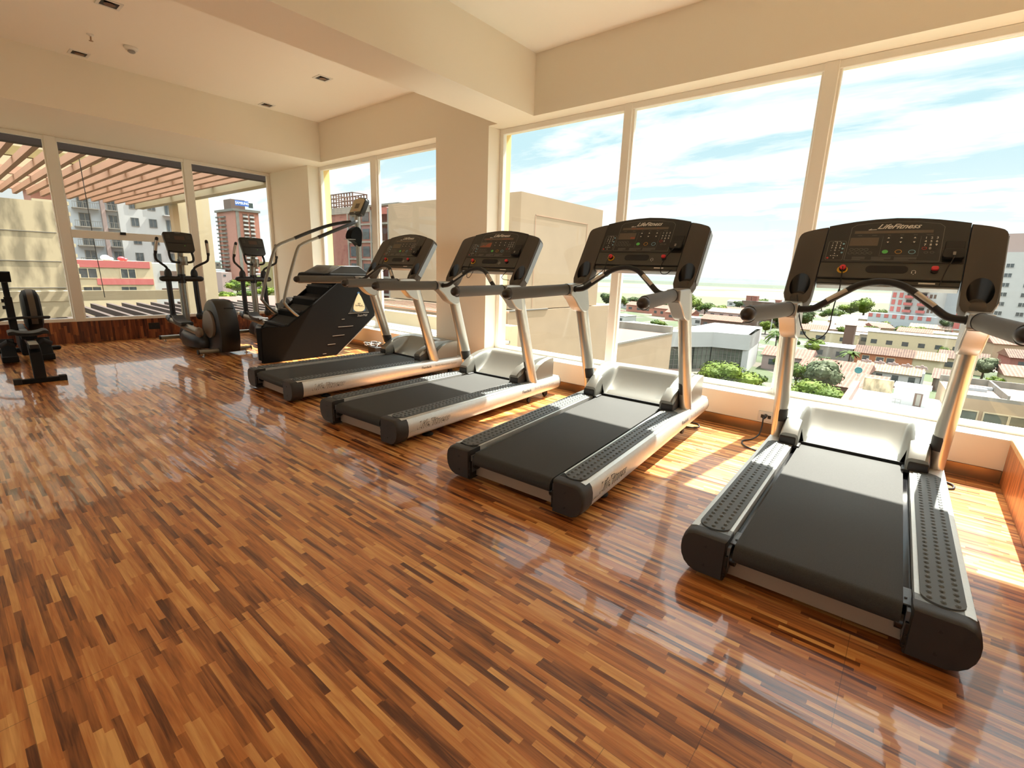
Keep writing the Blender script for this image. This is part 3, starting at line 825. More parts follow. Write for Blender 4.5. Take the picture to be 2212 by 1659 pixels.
def make_elliptical():
    # local frame: +y towards the front of the machine, x to the user's right
    t = thing('elliptical_trainer', '', 'elliptical machine')
    for y, w in ((0.02,.325),(1.72,.30)):
        b = MB().tube([(-w,y,.062),(w,y,.062)], .031, 20).build('floor_bar', M['silver_paint'], t)
        for s in (-1,1):
            MB().tube([(s*(w-.004),y,.062),(s*(w+.012),y,.062)], .0325, 20).build('bar_cap', M['black_rubber'], b)
            MB().lathe([(.001,0),(.022,0),(.022,.008),(.008,.012),(.006,.035),(.001,.035)], (s*(w-.06),y,0), 'z', 14).build('levelling_foot', M['chrome'], b)
    MB().box(-.035,.035,.03,1.72,.04,.095).build('base_beam', M['tube_dark'], t, bevel=.008)
    # rear drive shroud: tall humped casing
    prof = smooth_path([(-.06,.04,0),(-.10,.20,0),(-.09,.42,0),(-.02,.62,0),(.10,.725,0),(.24,.735,0),(.40,.66,0),(.52,.50,0),(.60,.30,0),(.62,.12,0),(.60,.04,0)], 5)
    P2 = [(p.x, p.y) for p in prof]
    def shr(x, k): return [(x, .26+(y-.26)*k, .35+(z-.35)*k if z > .06 else z) for y, z in P2]
    mb = MB().loft([shr(-.085,.86), shr(-.07,.97), shr(-.03,1.0), shr(.10,1.0), shr(.165,.96), shr(.18,.84)])
    sh = mb.build('drive_shroud', M['shroud'], t, smooth=50)
    for k in range(5):
        MB().box(.02,.14, -.02+k*.028, -.01+k*.028, .62+k*.022, .632+k*.022).build('vent_slot', M['black_matte'], sh)
    for s, x in ((-1,-.10),(1,.185)):
        mb = MB().lathe([(.001,-.03),(.15,-.03),(.185,-.015),(.19,.0),(.185,.02),(.001,.02)], (x,.22,.40), 'x', 40)
        d_ = mb.build('crank_disc', M['shroud_disc'], t, smooth=40)
    # cranks, pedal arms and foot plates
    for s, (cy_, cz_), (fy, fz) in ((-1,(.20,.30),(1.42,.36)), (1,(.24,.52),(1.40,.40))):
        x = s*.235
        a = Vector((x, cy_, cz_)); b = Vector((x*.93, fy, fz))
        mid = a+(b-a)*.42
        arm = MB().tube([a, mid, b], [.036,.036,.028], 16, r2=.05).build('pedal_arm', M['silver_paint'], t, smooth=60)
        MB().ellipsoid(a, .05,.075,.07).build('arm_joint_cover', M['shroud_disc'], arm)
        pc = a+(b-a)*.52
        pr = [(-.19,-.0),(-.18,.035),(-.1,.028),(.02,.032),(.12,.055),(.20,.10),(.215,.09),(.17,.02),(.10,-.012),(-.12,-.03)]
        mb = MB().prism([(pc.y+y, pc.z+z+.03) for y, z in pr], 'x', pc.x-.075, pc.x+.075)
        mb.build('foot_plate', M['end_cap_plastic'], arm, bevel=.012, seg=3)
        mb = MB().tube([b+Vector((0,-.02,0)), b+Vector((0,.05,.03))], .045, 16, round_ends=True); mb.build('link_cover', M['shroud'], arm, smooth=60)
    # low pedal housing between the drive and the front cowl
    mb = MB().loft([[(-.09+x*kx, .78+y*ky, z) for x, y in disc(0,0,1,22)] for kx, ky, z in ((.15,.42,.05),(.165,.45,.12),(.155,.42,.20),(.12,.34,.255),(.06,.22,.28))])
    mb.build('pedal_housing', M['shroud'], t, smooth=60)
    # front cowl
    mb = MB().loft([[(x*k, 1.42+y*k2, z) for x, y in disc(0,0,1,20)] for k, k2, z in ((.10,.30,.04),(.10,.30,.12),(.085,.24,.20),(.06,.12,.27),(.045,.06,.33))])
    mb.build('front_cowl', M['shroud'], t, smooth=60)
    col = MB().tube(smooth_path([(0,1.43,.20),(0,1.45,.6),(0,1.46,.95),(0,1.44,1.12),(0,1.40,1.24)], 5), .046, 22, up=(0,1,0)).build('column', M['silver_paint'], t, smooth=60)
    MB().lathe([(.001,1.165),(.048,1.165),(.052,1.17),(.053,1.285),(.049,1.292),(.049,1.25),(.001,1.25)], (.03,1.37,0), 'z', 24).build('bottle_holder', M['silver_paint'], t, smooth=40)
    # pivot bar with shoulders
    mb = MB().tube([(-.24,1.43,.965),(0,1.44,.965),(.24,1.43,.965)], .050, 20, r2=.042, round_ends=True)
    pv = mb.build('pivot_bar', M['tube_dark'], t, smooth=60)
    MB().tube([(0,1.44,.90),(0,1.44,1.03)], .052, 20).build('pivot_clamp', M['tube_dark'], pv)
    for s in (-1,1):
        sd = MB().ellipsoid((s*.17,1.44,1.03), .048,.05,.085).build('shoulder_dome', M['black_rubber'], t, smooth=60)
        MB().tube([(s*.175,1.44,.95),(s*.175,1.43,.7),(s*.178,1.41,.44)], .036, 18).build('lower_arm', M['tube_dark'], t, smooth=60)
        MB().ellipsoid((s*.178,1.41,.40), .055,.06,.06).build('arm_knuckle', M['black_rubber'], t, smooth=60)
        up_ = smooth_path([(s*.17,1.44,1.08),(s*.185,1.43,1.13),(s*.25,1.38,1.18),(s*.325,1.31,1.235),(s*.338,1.29,1.30),(s*.336,1.27,1.34)], 6)
        ha = MB().tube(up_, .0165, 14).build('moving_handle', M['black_rubber'], t, smooth=60)
        gp = [(s*.336,1.27,1.33),(s*.328,1.25,1.42),(s*.312,1.22,1.525)]
        MB().tube(gp, .0215, 14, round_ends=True).build('handle_grip', M['black_rubber'], ha, smooth=60)
        MB().tube([(s*.334-.0,1.255,1.36),(s*.326,1.235,1.43),(s*.316,1.215,1.50)], .0195, 12).build('pulse_sensor', M['sensor_steel'], ha, smooth=60)
        lp = smooth_path([(s*.145,1.37,1.36),(s*.150,1.33,1.28),(s*.135,1.32,1.225),(s*.08,1.35,1.205),(0,1.40,1.20)], 5)
        MB().tube(lp, .016, 12).build('fixed_handle', M['black_rubber'], t, smooth=60)
    # console
    c0 = Vector((0,1.345,1.495)); vv = Vector((0,.42,.91)).normalized(); nn = Vector((0,-vv.z,vv.y))
    def EP(u, v, w=0.0): return c0 + Vector((u,0,0)) + vv*v + nn*w
    outl = [(-.165,-.135),(-.175,-.12),(-.185,.05),(-.188,.135),(-.175,.150),(0,.165),(.175,.150),(.188,.135),(.185,.05),(.175,-.12),(.165,-.135),(.1,-.148),(-.1,-.148)]
    cn = MB().slab(outl, EP, -.055, 0).build('console', M['black_gloss'], t, bevel=.008, seg=3)
    MB().slab(rrect(-.055,.075,.035,.095,.004), EP, .0, .0012).build('display', M['screen_amber'], cn)
    MB().slab(rrect(-.15,.15,-.022,-.008,.003), EP, .0, .004).build('tray_edge', M['black_matte'], cn)
    mb = MB(); mb.slab(disc(0,.148,.04,18,.006), EP, .0004, .0012); mb.build('logo_lettering', M['print_grey'], cn)
    mb = MB()
    for k in range(9): mb.slab(disc(-.145+(k%3)*.016, .10-(k//3)*.02, .003, 8), EP, .0004, .0012); mb.slab(disc(.105+(k%3)*.018, .10-(k//3)*.02, .003, 8), EP, .0004, .0012)
    mb.build('key_digits', M['print_grey'], cn)
    MB().slab(disc(.055,-.055,.006,10), EP, .0004, .0014).build('start_key', M['print_green'], cn)
    MB().tube([(0,1.42,1.22),(0,1.39,1.33),(0,1.385,1.40)], .035, 16).build('console_neck', M['silver_paint'], t, smooth=60)
    return t
el = make_elliptical()
el.location = (-7.15, 2.505, 0); el.rotation_euler = (0,0,PI/2)
tag(el, 'black and silver elliptical trainer nearer the rowing machine, its rear shroud towards the camera', 'elliptical machine', 'elliptical trainers by the terrace windows')
e2 = copy_tree(el); e2.location = (-7.22, 3.57, 0)
tag(e2, 'black and silver elliptical trainer partly hidden behind the stair machine', 'elliptical machine', 'elliptical trainers by the terrace windows')

# ------------------------------------------------------------------ stair climber
t = thing('stair_climber', 'tall black stair climbing machine with silver handrails, left of the treadmill row', 'stair climber', (-6.55, 2.58, 0))
XN, XF = .35, -.35; Y0 = -2.58
def sy(pts): return [(y+Y0, z) for y, z in pts]
side_near = sy([(2.58,.0),(2.59,.44),(2.66,.465),(2.93,.45),(3.66,1.005),(3.80,1.10),(4.16,1.10),(4.25,1.00),(4.25,.52),(3.60,.0)])
sn = MB().prism(side_near, 'x', XN-.045, XN).build('side_panel', M['stair_black'], t, bevel=.008)
side_far = sy([(2.88,.0),(2.885,.38),(2.93,.42),(3.66,.975),(3.80,1.08),(4.16,1.10),(4.25,1.00),(4.25,.52),(3.60,.0)])
MB().prism(side_far, 'x', XF, XF+.045).build('side_panel', M['stair_black'], t, bevel=.008)
MB().prism(sy([(2.89,.02),(2.90,.40),(3.72,.95),(4.2,1.05),(4.2,.5),(3.6,.02)]), 'x', XF+.045, XN-.045).build('inner_housing', M['black_matte'], t)
MB().box(.18, XN-.045, .02, .32, .02, .43).build('lower_shroud', M['stair_black'], t, bevel=.006)
for k in range(1, 5):
    y = 2.70+k*.215; z = .30+k*.165
    st_ = MB().box(XF+.05, XN-.05, y+Y0, y+Y0+.22, z-.03, z).build('stair_tread', M['black_rubber'], t, bevel=.005)
    mb = MB(); [mb.box(XF+.06, XN-.06, y+Y0+.02+j*.028, y+Y0+.03+j*.028, z, z+.003) for j in range(7)]; mb.build('tread_ribs', M['shroud'], st_)
    MB().box(XF+.05, XN-.05, y+Y0+.20, y+Y0+.21, z, z+.14).build('stair_riser', M['stair_black'], t)
# hood over the top step
MB().prism(sy([(3.50,1.08),(3.53,1.125),(3.74,1.235),(4.02,1.24),(4.17,1.15),(4.17,1.08)]), 'x', XF+.02, XN-.02).build('upper_cover', M['shroud'], t, bevel=.01, seg=3)
MB().prism(sy([(3.44,1.06),(3.47,1.12),(3.52,1.13),(4.18,1.13),(4.2,1.08)]), 'x', XF-.004, XN+.004).build('cover_tray', M['stair_black'], t, bevel=.012, seg=3)
MB().box(XN-.33,XN-.20, 3.80+Y0, 3.90+Y0, 1.236, 1.2405).build('warning_label', mat('label_ochre', srgb(196,160,84), .6), t)
# decoration on the near side: badge, lines, stripe
def SP(u, v, w=0.0): return Vector((XN+.0005+w, u+Y0, v))
mb = MB(); tri = [(3.82,.585),(4.15,.582),(3.985,.885)]
mb.slab(tri, SP, 0, .0015); bd = mb.build('badge_field', M['black_gloss'], sn)
mb = MB()
for c_ in ((3.905,.622),(4.066,.622),(3.985,.858)): mb.slab(disc(c_[0], c_[1], .022, 14), SP, .0015, .0035)
mb.build('badge_corner', M['badge_blue'], sn)
mb = MB(); drop = smooth_path([(3.985,.860,0),(3.945,.805,0),(3.900,.700,0),(3.892,.640,0),(3.925,.605,0),(3.985,.597,0),(4.045,.605,0),(4.078,.640,0),(4.070,.700,0),(4.025,.805,0),(3.985,.860,0)], 4)[:-1]
MB().slab([(p.x, p.y) for p in drop], SP, .0015, .006).build('badge', M['badge_cream'], sn, bevel=.002)
mb = MB(); mb.text('StairMaster', .030, lambda u, v, w: SP(3.985+u, .686+v, w), 'CENTER', .0, .012, .92, .0065)
mb.text('by Nautilus', .018, lambda u, v, w: SP(4.03+u, .667+v, w), 'CENTER', .0, .0, 1, .0065)
mb.slab(disc(3.985,.713,.020,20,.010), SP, .0062, .0068); mb.build('badge_lettering', M['print_black'], sn, smooth=0, fix=False)
mb = MB(); mb.slab(disc(3.985,.713,.006,12,.009), SP, .0068, .0074); mb.build('badge_dot', M['badge_cream'], sn)
mb = MB(); mb.text('StairMill', .046, lambda u, v, w: SP(4.03+u, .540+v, w), 'CENTER', .3, .0, 1.1, .0012); mb.build('model_lettering', M['print_grey'], sn, smooth=0, fix=False)
mb = MB()
for a, b, z in ((3.81,4.148,.578),(3.70,3.745,.50),(3.64,3.877,.396),(3.549,3.732,.277),(3.468,3.585,.161),(3.388,3.44,.038)):
    mb.slab([(a,z-.004),(b,z-.002),(b,z+.004),(a,z+.002)], SP, 0, .0015)
mb.slab([(3.63,.012),(4.245,.515),(4.245,.527),(3.615,.012)], SP, 0, .0015)
mb.build('side_stripe', M['print_grey'], sn, smooth=0)
for s, x in ((1, XN-.03), (-1, XF+.03)):
    yo = Y0 if s > 0 else Y0
    pts = smooth_path([(x,3.135+yo,.533),(x,3.02+yo,.63),(x,2.93+yo,.735),(x,2.925+yo,.80),(x,3.03+yo,1.13),(x,3.14+yo,1.42),(x,3.20+yo,1.485),(x,3.30+yo,1.535),(x,3.46+yo,1.602)], 6)
    MB().tube(pts, .0195, 16).build('handrail', M['silver_paint'], t, smooth=60)
    gp = smooth_path([(x,3.44+yo,1.594),(x,3.68+yo,1.70),(x*.9,3.93+yo,1.80),(x*.62,4.09+yo,1.852),(x*.25,4.17+yo,1.868)], 6)
    MB().tube(gp, .0235, 16, round_ends=True).build('handrail_grip', M['black_rubber'], t, smooth=60)
MB().tube([(0,4.235+Y0,1.05),(0,4.235+Y0,1.6),(0,4.225+Y0,2.02)], .032, 20).build('console_post', M['silver_paint'], t, smooth=60)
fp = smooth_path([(4.19,1.80,0),(4.11,1.745,0),(4.075,1.665,0),(4.09,1.62,0),(4.17,1.575,0),(4.235,1.52,0),(4.262,1.60,0),(4.27,1.72,0),(4.23,1.79,0)], 4)
fn_ = MB().prism([(p.x+Y0, p.y) for p in fp], 'x', -.07, .07).build('fan_housing', M['stair_black'], t, bevel=.01, seg=3)
MB().box(-.075,.075, 4.055+Y0, 4.15+Y0, 1.612, 1.62).build('cup_shelf', M['silver_paint'], t)
c0s = Vector((0, 4.245+Y0, 2.09)); v_s = Vector((0,.45,.893)).normalized(); n_s = Vector((0,-v_s.z, v_s.y))
def KP(u, v, w=0.0): return c0s + Vector((u,0,0)) + v_s*v + n_s*w
cs = MB().slab([(-.145,-.13),(-.155,-.11),(-.155,.10),(-.13,.135),(0,.15),(.13,.135),(.155,.10),(.155,-.11),(.145,-.13)], KP, -.075, 0).build('console', M['shroud'], t, bevel=.012, seg=3)
MB().slab([(-.135,-.09),(.135,-.09),(.14,.09),(.11,.12),(0,.13),(-.11,.12),(-.14,.09)], KP, .0, .004).build('console_face', mat('console_cream', srgb(176,160,128), .45), cs, bevel=.002)
MB().slab(rrect(-.045,.055,-.035,.045,.004), KP, .004, .005).build('display', M['led_off'], cs)
mb = MB(); [mb.slab(disc(-.03+k*.03,-.062,.006,10), KP, .004, .006) for k in range(3)]; mb.build('control_key', M['print_red'], cs)
mb = MB(); stroke(mb, [(-.06,-.04),(-.06,.055),(-.035,.055)], .002, KP, .0045); stroke(mb, [(.07,-.04),(.07,.055),(.045,.055)], .002, KP, .0045); mb.build('display_brackets', M['print_black'], cs, smooth=0, fix=False)
# cable tangle behind it
tc_ = thing('cable_bundle', 'tangle of black and white cables around a power box near the stair machine', 'cables', (-6.0, 4.05, 0))
MB().box(-.02,.16,-.06,.06,0,.11).build('power_box', M['black_rubber'], tc_, bevel=.008)
for k in range(6):
    pts = [(.02+.10*math.cos(a*1.3+k)+rnd.uniform(-.02,.02), .09*math.sin(a+k*1.7), .115+.05*abs(math.sin(a*.8+k))) for a in [j*.9 for j in range(8)]]
    MB().tube(smooth_path(pts, 5), .004, 6).build('cable', M['black_rubber'] if k % 2 else M['white_plastic'], tc_, smooth=60)

# ------------------------------------------------------------------ power leads of the treadmills
def lead(label, pts, r=.0055):
    t = thing('power_cord', label, 'power cord', pts[0])
    o = Vector(pts[0]); mb = MB().tube(smooth_path([Vector(p)-o for p in pts], 7), r, 10)
    mb.build('cable', M['black_rubber'], t, smooth=60)
    return t
pw = lead('black power cord plugged in below the sill left of the nearest treadmill', [(-.80,4.270,.155),(-.80,4.20,.150),(-.795,4.17,.09),(-.80,4.12,.030),(-.83,4.03,.007),(-.87,3.95,.007),(-.85,3.86,.007),(-.79,3.80,.007),(-.66,3.76,.007)])
MB().tube([(0,.012,0),(0,-.055,-.002)], .014, 12).build('plug', M['black_rubber'], pw)
lead('black cord curling out from the front of the second treadmill', [(-1.42,4.03,.02),(-1.36,4.10,.01),(-1.29,4.12,.007),(-1.25,4.05,.007),(-1.30,3.97,.007),(-1.42,3.94,.007)])
lead('short black cord loop on the sunlit floor right of the nearest treadmill', [(.26,4.04,.02),(.33,4.06,.008),(.375,4.02,.007),(.37,3.95,.007),(.32,3.92,.007),(.25,3.93,.007)], .007)

# ------------------------------------------------------------------ rowing machine, rear end towards the camera, at the far left
t = thing('rowing_machine', 'black indoor rowing machine at the left edge, in front of the terrace windows', 'rowing machine', (-6.62, .60, 0), R(-2.5))
# local: -x runs away to the flywheel
MB().box(-.03,.03,-.18,.18,.0,.045).build('rear_foot', M['rower_black'], t, bevel=.006)
for s in (-1,1): MB().box(-.035,.035,s*.165-.03,s*.165+.03,0,.055).build('foot_pad', M['black_rubber'], t, bevel=.004)
MB().prism([(-.055,.04),(.035,.04),(-.02,.30),(-.14,.36),(-.20,.36),(-.10,.25)], 'y', -.045, .045).build('rear_leg', M['rower_black'], t, bevel=.006)
MB().box(-1.55,-.02,-.035,.035,.335,.375).build('monorail', M['tube_dark'], t, bevel=.004)
MB().box(-.30,-.02,-.034,.034,.375,.380).build('rail_cover', M['silver_paint'], t)
sp_ = smooth_path([(-.155,.455,0),(-.12,.465,0),(-.07,.448,0),(0,.440,0),(.07,.448,0),(.12,.465,0),(.155,.455,0)], 4)
poly = [(p.x, p.y) for p in sp_] + [(p.x, p.y-.035) for p in sp_[::-1]]
se = MB().prism(poly, 'x', -.72, -.48).build('seat', M['black_rubber'], t, bevel=.012, seg=3)
MB().box(-.69,-.51,-.06,.06,.37,.425).build('seat_carriage', M['rower_black'], se, bevel=.005)
for s in (-1,1):
    ft = MB().obox((-1.42, s*.155, .16), (math.cos(.7),0,-math.sin(.7)), (0,1,0), (math.sin(.7),0,math.cos(.7)), .15,.062,.018).build('foot_rest', M['rower_black'], t, bevel=.006)
    MB().tube([(-1.40,s*.09,.20),(-1.36,s*.155,.25),(-1.40,s*.22,.20)], .012, 8, r2=.03).build('foot_strap', M['black_matte'], ft)
    MB().box(-1.62,-1.28,s*.155-.07,s*.155+.07,.02,.09).build('foot_base', M['rower_black'], t, bevel=.01)
MB().box(-2.35,-1.35,-.05,.05,.08,.36).build('front_beam', M['rower_black'], t, bevel=.02)
MB().tube([(-2.2,-.33,.035),(-2.2,.33,.035)], .03, 14, round_ends=True).build('front_foot', M['rower_black'], t)
fw_ = MB().lathe([(.001,-.085),(.19,-.085),(.245,-.06),(.262,-.02),(.262,.03),(.245,.065),(.19,.085),(.001,.085)], (-1.95,.13,.56), 'y', 40)
f_ = fw_.build('flywheel_housing', M['rower_black'], t, smooth=40)
mb = MB(); rings = []
for k in range(13):
    a = R(-35+k*10); rings.append([(-1.95+.2655*math.cos(a), .13+y, .56+.2655*math.sin(a)) for y in (-.030,.030)] + [(-1.95+.25*math.cos(a), .13+y, .56+.25*math.sin(a)) for y in (.030,-.030)])
mb.loft(rings); mb.build('perforated_band', M['mesh_grey'], f_, smooth=60)
MB().prism([(-1.80,.30),(-1.62,.36),(-1.72,.74),(-1.80,.74)], 'y', -.10,-.03).build('monitor_mast', M['rower_black'], t, bevel=.006)
MB().tube([(-1.76,-.065,.72),(-1.72,-.068,.92)], .028, 12).build('monitor_arm', M['rower_black'], t)
mo = MB().obox((-1.68,-.075,.98), (.95,0,-.30), (0,1,0), (.30,0,.95), .018,.068,.062).build('monitor', M['rower_black'], t, bevel=.006)
MB().obox((-1.662,-.078,.985), (.95,0,-.30), (0,1,0), (.30,0,.95), .0015,.048,.036).build('screen', M['lcd_green'], mo)
for z in (.60,.68): MB().box(-1.74,-1.70,-.125,-.095,z,z+.04).build('knob', M['black_rubber'], t, bevel=.004)
mb = MB().box(-1.718,-1.715,-.09,-.045,.66,.668); mb.build('name_strip', M['print_grey'], t)
hb = MB().tube(smooth_path([(-1.66,-.30,.45),(-1.63,-.15,.485),(-1.62,0,.50),(-1.63,.15,.50),(-1.66,.255,.495)], 5), .016, 12, round_ends=True).build('pull_handle', M['black_rubber'], t, smooth=60)
# ------------------------------------------------------------------ outside the windows
_yw, _pt, _rl, _f = -0.688534053, -0.231706356, 0.0343442173, 1037.67519
_c, _s, _cp, _sp = math.cos(_yw), math.sin(_yw), math.cos(_pt), math.sin(_pt)
_fw = Vector((_s*_cp, _c*_cp, _sp)); _r0 = Vector((_c, -_s, 0)); _u0 = _r0.cross(_fw)
_rt = math.cos(_rl)*_r0 + math.sin(_rl)*_u0; _up = -math.sin(_rl)*_r0 + math.cos(_rl)*_u0
def at(px, py, X=None, Y=None, Z=None):
    """surveyed direction of a landmark in the photograph, at a known distance or height"""
    d = _rt*(px-1106)/_f - _up*(py-829.5)/_f + _fw
    k = (X/d.x) if X is not None else (Y/d.y) if Y is not None else ((Z-1.25)/d.z)
    return Vector((d.x*k, d.y*k, 1.25+d.z*k))
GZ = -18.0
def sr(r, g, b, k=.42, d=.18):
    c = srgb(r, g, b); l = .3*c[0]+.6*c[1]+.1*c[2]
    return tuple((x*(1-d)+l*d)*k for x in c[:3])+(1,)
mat('ext_peach', sr(222,186,142), .9, noise=.05, nscale=1.2)
mat('ext_cream', sr(234,212,170,.5,.08), .9, noise=.03, nscale=2)
mat('ext_white', sr(232,230,226), .85, noise=.03, nscale=.4)
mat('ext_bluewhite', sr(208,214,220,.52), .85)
mat('ext_pink', sr(214,112,106,.55,.05), .85)
mat('ext_pinkpale', sr(220,186,176), .85)
mat('ext_brick', sr(184,104,84), .9, noise=.12, nscale=2)
mat('ext_brick2', sr(208,134,110,.5,.12), .9, noise=.06, nscale=1)
mat('ext_concrete', sr(176,166,150), .9, noise=.16, nscale=1.1, nmap=(1,1,.35))
mat('ext_oldconcrete', sr(196,176,140,.56,.05), .95, noise=.34, nscale=1.3, nmap=(1,1.5,.45))
mat('ext_dark', sr(60,60,60), .5)
mat('ext_glass', sr(92,100,104), .2, noise=.3, nscale=1.5)
mat('ext_greyglass', sr(124,130,116), .15, noise=.35, nscale=.25)
mat('ext_roofgrey', sr(172,164,152,.32), .9, noise=.08, nscale=1)
mat('ext_brown', sr(134,98,78), .85)
mat('slat_wood', sr(200,154,124,.66,.1), .8, noise=.05, nscale=3)
mat('slat_dark', sr(62,40,32,.5,0), .8)
mat('ext_yellow', sr(190,168,92), .85)
mat('ext_orange', sr(232,132,62), .85)
mat('ext_blue_sign', sr(60,104,186,.8,0), .5)
mat('ext_darkgreen', sr(60,82,80), .6)
mat('ext_purple', sr(122,84,120), .8)
mat('bark', sr(104,84,64), .9)
mat('teal', sr(70,178,182), .5)
mat('sign_white', sr(250,250,248,.7,0), .6)

def tile_mat(name, a, b, scale=3.2):
    m = bpy.data.materials.new(name); m.use_nodes = True; t = NT(m); p = t.n['Principled BSDF']; p.inputs['Roughness'].default_value = .9
    tc = t.new('ShaderNodeTexCoord'); sp = t.new('ShaderNodeSeparateXYZ'); t.link(tc.outputs['Object'], sp.inputs[0])
    w_ = t.math('SINE', t.math('MULTIPLY', sp.outputs[0], 2*PI*scale))
    nz = t.new('ShaderNodeTexNoise', Scale=1.3, Detail=5.0); t.link(tc.outputs['Object'], nz.inputs['Vector'])
    f = t.math('ADD', t.math('MULTIPLY', w_, .25), nz.outputs[0])
    cr = t.new('ShaderNodeValToRGB'); t.link(f, cr.inputs[0]); e = cr.color_ramp.elements
    e[0].position = .25; e[0].color = a; e[1].position = .75; e[1].color = b
    t.link(cr.outputs[0], p.inputs['Base Color'])
    bn = t.new('ShaderNodeBump', Strength=.8, Distance=.08); t.link(w_, bn.inputs['Height']); t.link(bn.outputs[0], p.inputs['Normal'])
    M[name] = m
tile_mat('tile_old', sr(116,74,56,.25,.05), sr(190,134,104,.29,.08), 2.2)
tile_mat('tile_new', sr(196,142,112,.25,.05), sr(232,188,158,.29,.08), 2.2)
tile_mat('tile_red', sr(172,100,76,.25,.05), sr(216,142,112,.29,.08), 1.6)
tile_mat('tile_pink', sr(206,160,136,.25,.05), sr(228,188,164,.29,.08), 1.2)

def leaf_mat(name, a, b):
    m = bpy.data.materials.new(name); m.use_nodes = True; t = NT(m); p = t.n['Principled BSDF']; p.inputs['Roughness'].default_value = .7
    tc = t.new('ShaderNodeTexCoord'); nz = t.new('ShaderNodeTexNoise', Scale=1.1, Detail=6.0); t.link(tc.outputs['Object'], nz.inputs['Vector'])
    cr = t.new('ShaderNodeValToRGB'); t.link(nz.outputs[0], cr.inputs[0]); e = cr.color_ramp.elements
    e[0].position = .35; e[0].color = a; e[1].position = .66; e[1].color = b; t.link(cr.outputs[0], p.inputs['Base Color'])
    p.inputs['Specular IOR Level'].default_value = .1
    M[name] = m
leaf_mat('leaf_dark', sr(62,86,36,.23,0), sr(112,136,62,.23,0))
leaf_mat('leaf_mid', sr(80,116,32,.22,0), sr(148,174,56,.22,0))
leaf_mat('leaf_bright', sr(104,138,30,.22,0), sr(178,200,62,.22,0))
leaf_mat('leaf_grey', sr(100,118,76,.23,0), sr(164,172,128,.23,0))

# ground with the river plain beyond the town
def ground_mat():
    m = bpy.data.materials.new('ground'); m.use_nodes = True; t = NT(m); p = t.n['Principled BSDF']; p.inputs['Roughness'].default_value = .95
    tc = t.new('ShaderNodeTexCoord'); sp = t.new('ShaderNodeSeparateXYZ'); t.link(tc.outputs['Object'], sp.inputs[0])
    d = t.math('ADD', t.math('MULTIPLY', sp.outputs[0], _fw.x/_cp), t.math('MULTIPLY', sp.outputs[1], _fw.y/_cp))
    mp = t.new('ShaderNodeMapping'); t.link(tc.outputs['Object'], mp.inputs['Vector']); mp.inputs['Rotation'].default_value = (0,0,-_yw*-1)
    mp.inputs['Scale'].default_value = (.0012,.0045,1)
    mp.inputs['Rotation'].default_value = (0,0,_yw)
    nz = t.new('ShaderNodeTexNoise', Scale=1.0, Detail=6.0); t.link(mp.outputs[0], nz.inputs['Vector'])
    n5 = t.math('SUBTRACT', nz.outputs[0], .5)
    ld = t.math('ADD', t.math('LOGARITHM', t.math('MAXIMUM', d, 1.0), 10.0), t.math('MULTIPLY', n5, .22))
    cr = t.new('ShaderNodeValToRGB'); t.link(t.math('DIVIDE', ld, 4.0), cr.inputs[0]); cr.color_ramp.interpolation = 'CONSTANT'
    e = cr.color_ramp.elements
    grass = sr(166,172,106,.14,0); water = sr(226,220,200,.10,.1); wood = sr(104,128,84,.16,0); far = sr(126,152,146,.17,0); town = sr(150,146,120,.2)  # far land made paler and bluer to stand in for haze
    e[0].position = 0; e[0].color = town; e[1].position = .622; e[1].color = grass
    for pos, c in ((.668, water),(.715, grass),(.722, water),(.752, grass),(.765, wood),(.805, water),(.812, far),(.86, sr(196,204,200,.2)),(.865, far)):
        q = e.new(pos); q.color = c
    n2 = t.new('ShaderNodeTexNoise', Scale=.035, Detail=6.0); t.link(tc.outputs['Object'], n2.inputs['Vector'])
    # yards, gardens and paved plots between the houses
    vo = t.new('ShaderNodeTexVoronoi', Scale=.11); t.link(tc.outputs['Object'], vo.inputs['Vector'])
    vs = t.new('ShaderNodeSeparateColor'); t.link(vo.outputs['Color'], vs.inputs[0])
    vr = t.new('ShaderNodeValToRGB'); t.link(vs.outputs[0], vr.inputs[0]); vr.color_ramp.interpolation = 'CONSTANT'
    ve = vr.color_ramp.elements; ve[0].position = 0; ve[0].color = sr(170,156,130,.24); ve[1].position = .3; ve[1].color = sr(104,124,60,.25,0)
    for ps, cc in ((.55, sr(196,140,112,.3)),(.72, sr(140,130,112,.2)),(.82, sr(92,112,54,.25,0))): q = ve.new(ps); q.color = cc
    isg = t.math('LESS_THAN', ld, 2.488)
    m0 = t.new('ShaderNodeMix', data_type='RGBA'); t.link(isg, m0.inputs[0]); t.link(cr.outputs[0], m0.inputs[6]); t.link(vr.outputs[0], m0.inputs[7])
    mx = t.new('ShaderNodeMix', data_type='RGBA', blend_type='MULTIPLY'); mx.inputs[0].default_value = .35
    t.link(m0.outputs[2], mx.inputs[6]); t.link(n2.outputs[0], mx.inputs[7]); t.link(mx.outputs[2], p.inputs['Base Color'])
    M['ground'] = m
ground_mat()
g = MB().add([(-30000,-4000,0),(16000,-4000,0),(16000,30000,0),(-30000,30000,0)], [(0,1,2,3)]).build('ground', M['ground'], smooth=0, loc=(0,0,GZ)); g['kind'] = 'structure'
# our own building below the windows
st('wall_outer', MB().box(XL-.1, XR+.3, YB-.2, YO, GZ, -.12), M['ext_peach'], smooth=0)

